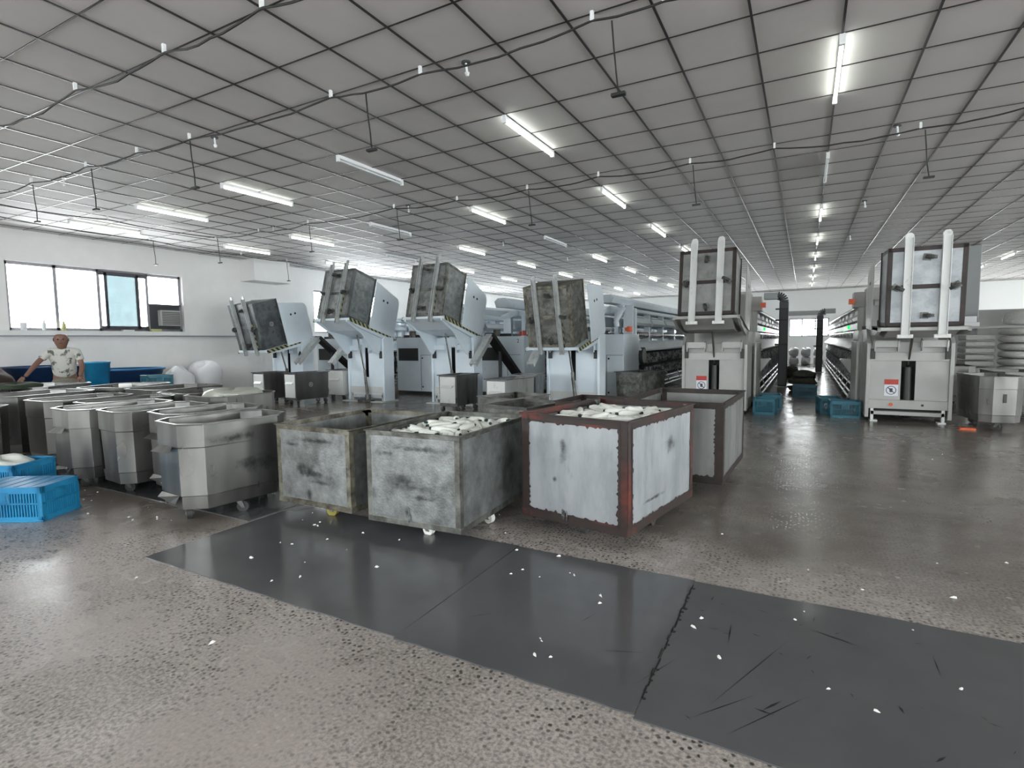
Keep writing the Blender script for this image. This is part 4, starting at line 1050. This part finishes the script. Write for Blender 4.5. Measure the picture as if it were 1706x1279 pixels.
# ------------------------------------------------------------------ sacks on a table at the right
tb_ = empty('work_table', (4.4, 14.3, 0), 0, 'long low steel table carrying the stacked sacks', 'table')
MB().box(-1.6, 1.8, -.6, .9, .52, .56).build('tabletop', 'galv_dark', tb_, bevel=.004)
for sx in (-1.5, 1.7):
    for sy in (-.5, .8): MB().box(sx-.03, sx+.03, sy-.03, sy+.03, 0, .52).build('leg', 'black', tb_)
MB().box(-1.5, 1.7, -.5, -.46, .18, .22).build('brace', 'black', tb_)
for i in range(6):
    bag('flat_sack', (3.78, 14.4, .56+i*.152), (.36, .42, .155), 'sack', 'flat grey woven sack, %s from the bottom of the stack on the low table' % nth[i], 'sack', 'flat sacks on the low table', seed=60+i, lump=.05)
for i in range(6):
    tag(MB().box(-.24, .24, -.35, .35, 0, .10).build('sheet_bundle', 'sack', loc=(3.18, 14.8, .56+i*.135), bevel=.02), 'thin bundle of wrapped sheets, %s from the bottom beside the sacks' % nth[i], 'bundle', 'wrapped bundles on the low table')
tag(MB().box(-.45, .45, -.3, .3, 0, .1).box(-.4, .4, -.26, .26, .1, .25).build('carton', 'white_bag', loc=(3.3, 17.5, 1.552), bevel=.01), 'pale carton on the shelf near the column', 'carton')
b = empty('shelf_rack', (4.0, 17.4, 0), 0, 'pale storage rack behind the sacks', 'rack')
for z in (.5, 1.5): MB().box(-1.2, 2.2, -.4, .4, z, z+.05).build('shelf', 'partition', b)
for sx in (-1.15, .5, 2.15):
    for sy in (-.37, .37): MB().box(sx-.03, sx+.03, sy-.03, sy+.03, 0, 1.5).build('post', 'partition', b)
bag('white_bag', (4.75, 17.4, 1.56), (.6, .36, .34), 'sack', 'bulky pale bag lying on the rack', 'bag', seed=80)
bag('white_bag', (5.2, 14.4, .56), (.5, .45, .8), 'sack', 'tall pale bag beside the stack of flat sacks', 'bag', seed=81)

# ------------------------------------------------------------------ wall poster, sill clutter, wall-side things
p = empty('notice_board', (XL+.012, 4.35, 1.78), 0, 'white notice with red and blue lines on the wall by the window', 'notice')
MB().box(0, .008, -.34, .16, 0, .62).build('sheet', 'paper', p)
for k, (z, m) in enumerate(((.54, 'red'), (.30, 'red'))): MB().box(.008, .010, -.32, .14, z-.03, z+.03).build('heading', m, p)
b = MB()
for z in (.42, .22, .14, .06): b.box(.008, .010, -.32, .14, z, z+.025)
b.build('printed_line', 'navy', p)
zs = 1.67
for (y, nm, mm, s, lab, cat) in ((4.98, 'white_cup', 'white_bag', (.06, .16), 'white cup at the corner of the window sill', 'cup'), (5.32, 'clear_bottle', 'dead_tube', (.035, .22), 'clear bottle on the window sill', 'bottle'),
                            (5.66, 'yellow_bottle', 'hz_y', (.04, .2), 'yellow bottle on the sill before the window bar', 'bottle')):
    r, h = s
    o = MB().lathe([(0, 0), (r, 0), (r, h*.65), (r*.5, h*.8), (r*.45, h), (0, h)] if 'bottle' in nm else [(0, 0), (r*.8, 0), (r, h), (r*.9, h), (r*.7, .01)], n=16).build(nm, mm, loc=(XL-.0, y, zs)); tag(o, lab, cat)
tag(MB().box(-.05, .05, -.12, .12, 0, .035).build('white_box', 'white_bag', loc=(XL, 6.9, zs), bevel=.005), 'small white box on the sill under the sliding sash', 'box')
tag(MB().box(-.04, .04, -.12, .12, 0, .06).box(-.041, .041, .04, .12, .001, .061).build('yellow_packet', 'hz_y', loc=(XL, 7.52, zs), bevel=.006), 'yellow packet on the sill by the ventilator', 'packet')
bag('dark_bag', (-12.6, 3.9, 0), (.5, .4, 1.0), 'brown', 'dark brown bag cut by the frame near the wall', 'bag', seed=90)
tb2 = empty('blue_tub', (-13.1, 4.95, 0), 0, 'large dark blue plastic tub against the wall behind the worker', 'tub')
MB().lathe([(0, .3), (.50, .3), (.62, .92), (.66, .93), (.66, .96), (.60, .96), (.48, .34), (0, .34)], n=32).build('bowl', 'navy', tb2)
MB().cyl((0, 0, 0), (0, 0, .3), .4, n=20).build('base', 'navy', tb2)
tb2.scale = (1, 1.0, 1)
tb3 = empty('blue_tub', (-12.9, 6.36, 0), 0, 'wide blue plastic tub with a bright rim beside the white bags', 'tub')
MB().lathe([(0, .3), (.50, .3), (.64, .80), (.68, .81), (.68, .84), (.62, .84), (.48, .34), (0, .34)], n=32).build('bowl', 'navy', tb3)
MB().lathe([(.62, .835), (.69, .835), (.69, .85), (.62, .85), (.62, .835)], n=32).build('rim', 'blue', tb3)
MB().cyl((0, 0, 0), (0, 0, .3), .4, n=20).build('base', 'navy', tb3)
o = tag(MB().lathe([(0, 0), (.17, 0), (.2, .42), (.21, .42), (.21, .45), (.18, .45), (.15, .02)], n=20).build('blue_bucket', 'blue', loc=(-11.4, 5.1, .60)), 'bright blue bucket on a stand beside the worker', 'bucket')
st = empty('low_stand', (-11.4, 5.1, 0), 0, 'low stand under the bright blue bucket', 'stand')
MB().box(-.25, .25, -.25, .25, .56, .6).build('top', 'galv_dark', st)
for sx in (-.22, .22):
    for sy in (-.22, .22): MB().box(sx-.02, sx+.02, sy-.02, sy+.02, 0, .56).build('leg', 'galv_dark', st)
bag('white_bag', (-12.95, 8.1, 0), (.42, .34, .88), 'white_bag', 'white plastic bag against the wall, taller of two', 'bag', seed=91)
bag('white_bag', (-12.9, 7.42, 0), (.4, .28, .80), 'white_bag', 'white plastic bag against the wall, lower of two', 'bag', seed=92)
crt = crate((-10.7, 5.75, 0), R(80), 'teal', 'tall teal plastic bin with a pale label at the end of the steel trolleys', 'teal bins at the wall', H=.78, L=.42, W=.34)
MB().box(-.12, .12, -.176, -.18, .15, .32).build('label_patch', 'white_bag', crt)

# ------------------------------------------------------------------ person
def skin_mesh(name, verts, edges, radii, m, parent=None, root=0, sub=2):
    me = bpy.data.meshes.new(name); me.from_pydata(verts, edges, []); o = bpy.data.objects.new(name, me); COL.objects.link(o)
    me.materials.append(M[m]); sk = o.modifiers.new('skin', 'SKIN'); sk.use_smooth_shade = True
    ly = me.skin_vertices[0]
    for i, r in enumerate(radii): ly.data[i].radius = (r, r) if not isinstance(r, tuple) else r; ly.data[i].use_root = (i == root)
    ss = o.modifiers.new('sub', 'SUBSURF'); ss.levels = sub; ss.render_levels = sub
    if parent: o.parent = parent
    return o
# local frame: +x forward (towards the trolleys), +y the worker's left-hand side, z up
pr = empty('person', (-10.95, 4.42, 0), math.atan2(-.45, .89), 'bald person in a stained white T-shirt leaning with both hands on the steel trolleys', 'person')
V = [(-.06, 0, .84), (-.02, 0, .98), (.04, 0, 1.12), (.09, 0, 1.24), (.11, 0, 1.29), (.135, 0, 1.35), (.16, 0, 1.40), (.17, 0, 1.455),   # pelvis..head
     (.08, -.19, 1.235), (.18, -.33, 1.06), (.36, -.46, .86),           # right arm
     (.08, .19, 1.235), (.14, .25, 1.0), (.32, .22, .83),
     (-.06, -.10, .80), (-.03, -.12, .45), (-.06, -.13, .08), (.08, -.14, .04),
     (-.06, .10, .80), (-.03, .12, .45), (-.06, .13, .08), (.08, .14, .04), (.172, 0, 1.505), (.165, 0, 1.54)]
Ed = [(0, 1), (1, 2), (2, 3), (3, 4), (4, 5), (5, 6), (6, 7), (3, 8), (8, 9), (9, 10), (3, 11), (11, 12), (12, 13), (0, 14), (14, 15), (15, 16), (16, 17), (0, 18), (18, 19), (19, 20), (20, 21), (7, 22), (22, 23)]
Rr = [(.14, .10), (.13, .095), (.13, .09), (.11, .075), .055, (.075, .075), (.10, .10), (.105, .11), .045, .042, .028, .045, .042, .028, .085, .055, .04, .035, .085, .055, .04, .035, (.098, .10), (.07, .07)]
body = skin_mesh('body', V, Ed, Rr, 'skin', pr)
def hand(wx, wy, wz, d, side):
    a = Vector(d).normalized(); s_ = Vector((-a.y, a.x, 0)).normalized()*side
    v = [Vector((wx, wy, wz)), Vector((wx, wy, wz))+a*.045]; e = [(0, 1)]; r = [.026, (.036, .018)]
    for k in range(4):
        b0 = v[1]+s_*(.024*(k-1.5)); ln = (.036, .042, .039, .03)[k]
        p1 = b0+a*(.028+ln*.3); p2 = p1+a*ln*.6+Vector((0, 0, -.012)); p3 = p2+a*ln*.4+Vector((0, 0, -.022))
        i = len(v); v += [p1, p2, p3]; e += [(1, i), (i, i+1), (i+1, i+2)]; r += [.0105, .0095, .008]
    t1 = v[0]+a*.02+s_*-.036; t2 = t1+a*.03+s_*-.018+Vector((0, 0, -.012)); i = len(v); v += [t1, t2]; e += [(0, i), (i, i+1)]; r += [.012, .010]
    h = skin_mesh('hand', [tuple(q) for q in v], e, r, 'skin', body, 0, 1); return h
hand(.37, -.465, .855, (.7, -.4, -.45), 1); hand(.33, .22, .825, (.8, 0, -.45), -1)
Vs = [(-.06, 0, .80), (-.02, 0, .98), (.04, 0, 1.12), (.09, 0, 1.25), (.11, 0, 1.315), (.08, -.19, 1.235), (.145, -.28, 1.12), (.08, .19, 1.235), (.12, .235, 1.09)]
skin_mesh('shirt', Vs, [(0, 1), (1, 2), (2, 3), (3, 4), (3, 5), (5, 6), (3, 7), (7, 8)], [(.185, .135), (.175, .135), (.185, .14), (.18, .13), (.08, .08), .072, .060, .072, .060], 'shirt', pr)
Vp = [(-.06, 0, .84), (-.06, 0, .80), (-.05, -.11, .70), (-.03, -.12, .5), (-.05, .11, .70), (-.03, .12, .5)]
skin_mesh('trousers', Vp, [(0, 1), (1, 2), (2, 3), (1, 4), (4, 5)], [(.165, .12), (.15, .12), .10, .085, .10, .085], 'shorts', pr)
fc = MB()
for s in (-1, 1): fc.lathe([(0, 0), (.012, .004), (.0, .012)], n=8, X=T(.262, s*.034, 1.452) @ RY(R(90)))
each(fc, 1, 'eye', 'black', body)
MB().lathe([(.004, .03), (.012, .005), (.017, 0), (0, -.004)], n=8, X=T(.272, 0, 1.415)).build('nose', 'skin', body)
MB().box(.250, .258, -.022, .022, 1.385, 1.391).build('mouth', 'brown', body)
for s in (-1, 1): MB().lathe([(0, -.006), (.024, -.004), (.028, .004), (0, .006)], n=12, X=T(.165, s*.098, 1.445) @ RX(R(90))).build('ear', 'skin', body)

# ------------------------------------------------------------------ lint scraps on the floor
random.seed(77); lint0 = None
spots = [(-3.0, 2.1), (-2.2, 2.35), (-2.5, 2.05), (-1.58, 2.95), (-1.3, 2.98), (-.9, 2.6), (-.42, 2.5), (-.40, 2.6), (-3.35, 1.62), (-.28, 2.3), (.8, 2.2), (.55, 2.5), (1.0, 2.1), (-1.8, 3.2), (-2.3, 1.4), (.3, 3.3), (.7, 3.4), (-3.3, 2.75), (-4.6, 2.2), (-5.0, 2.1), (-4.4, 2.3), (-5.4, 2.3)]
spots += [(random.uniform(-3.5, 1.2), random.uniform(1.85, 2.95)) for _ in range(30)]+[(random.uniform(-6, 2), random.uniform(3.3, 9)) for _ in range(26)]+[(random.uniform(-6.5, -3.9), random.uniform(2.1, 2.5)) for _ in range(14)]
for i, (x, y) in enumerate(spots):
    s = random.uniform(.005, .016) if i > 16 else random.uniform(.010, .02)
    o = None
    rnd = random.Random(i); mb = MB(); n = 8
    if i < 6:
        vs = [(math.cos(6.283*k/n)*rnd.uniform(.5, 1.2), math.sin(6.283*k/n)*rnd.uniform(.3, .8), 0) for k in range(n)]+[(math.cos(6.283*k/n)*rnd.uniform(.2, .6), math.sin(6.283*k/n)*rnd.uniform(.2, .4), rnd.uniform(.25, .6)) for k in range(n)]
        mb.add(vs, [(k, (k+1) % n, n+(k+1) % n, n+k) for k in range(n)]+[tuple(range(n, 2*n)), tuple(range(n))[::-1]])
        o = mb.build('lint_scrap', 'lint'); 
        if lint0 is None: lint0 = []
        lint0.append(o)
    else: o = lint0[i % 6].copy(); COL.objects.link(o)
    on_mat = -3.6 < x < 3.2 and 1.8 < y < 3.0
    o.location = (x, y, .0062 if on_mat else .0002); o.scale = (s, s*random.uniform(.4, 1.2), s); o.rotation_euler.z = random.uniform(0, 6.28)
    tag(o, 'scrap of white lint on the floor or rubber mat', 'lint scrap', 'white lint scraps on the floor')

# text and curve objects become real meshes
bpy.context.view_layer.update()
dg = bpy.context.evaluated_depsgraph_get()
for o in [q for q in COL.objects if q.type in ('FONT', 'CURVE')]:
    me = bpy.data.meshes.new_from_object(o.evaluated_get(dg)); nm = o.name
    n_ = bpy.data.objects.new(nm+'_', me); COL.objects.link(n_); n_.parent = o.parent; n_.matrix_basis = o.matrix_basis.copy()
    for k in o.keys():
        if isinstance(o[k], str): n_[k] = o[k]
    for ch in list(o.children): mb_ = ch.matrix_basis.copy(); ch.parent = n_; ch.matrix_basis = mb_
    bpy.data.objects.remove(o); n_.name = nm
sc.cycles.use_denoising = True
sc.cycles.max_bounces = 8; sc.cycles.diffuse_bounces = 4; sc.cycles.glossy_bounces = 4; sc.cycles.transparent_max_bounces = 8
sc.cycles.sample_clamp_indirect = 6
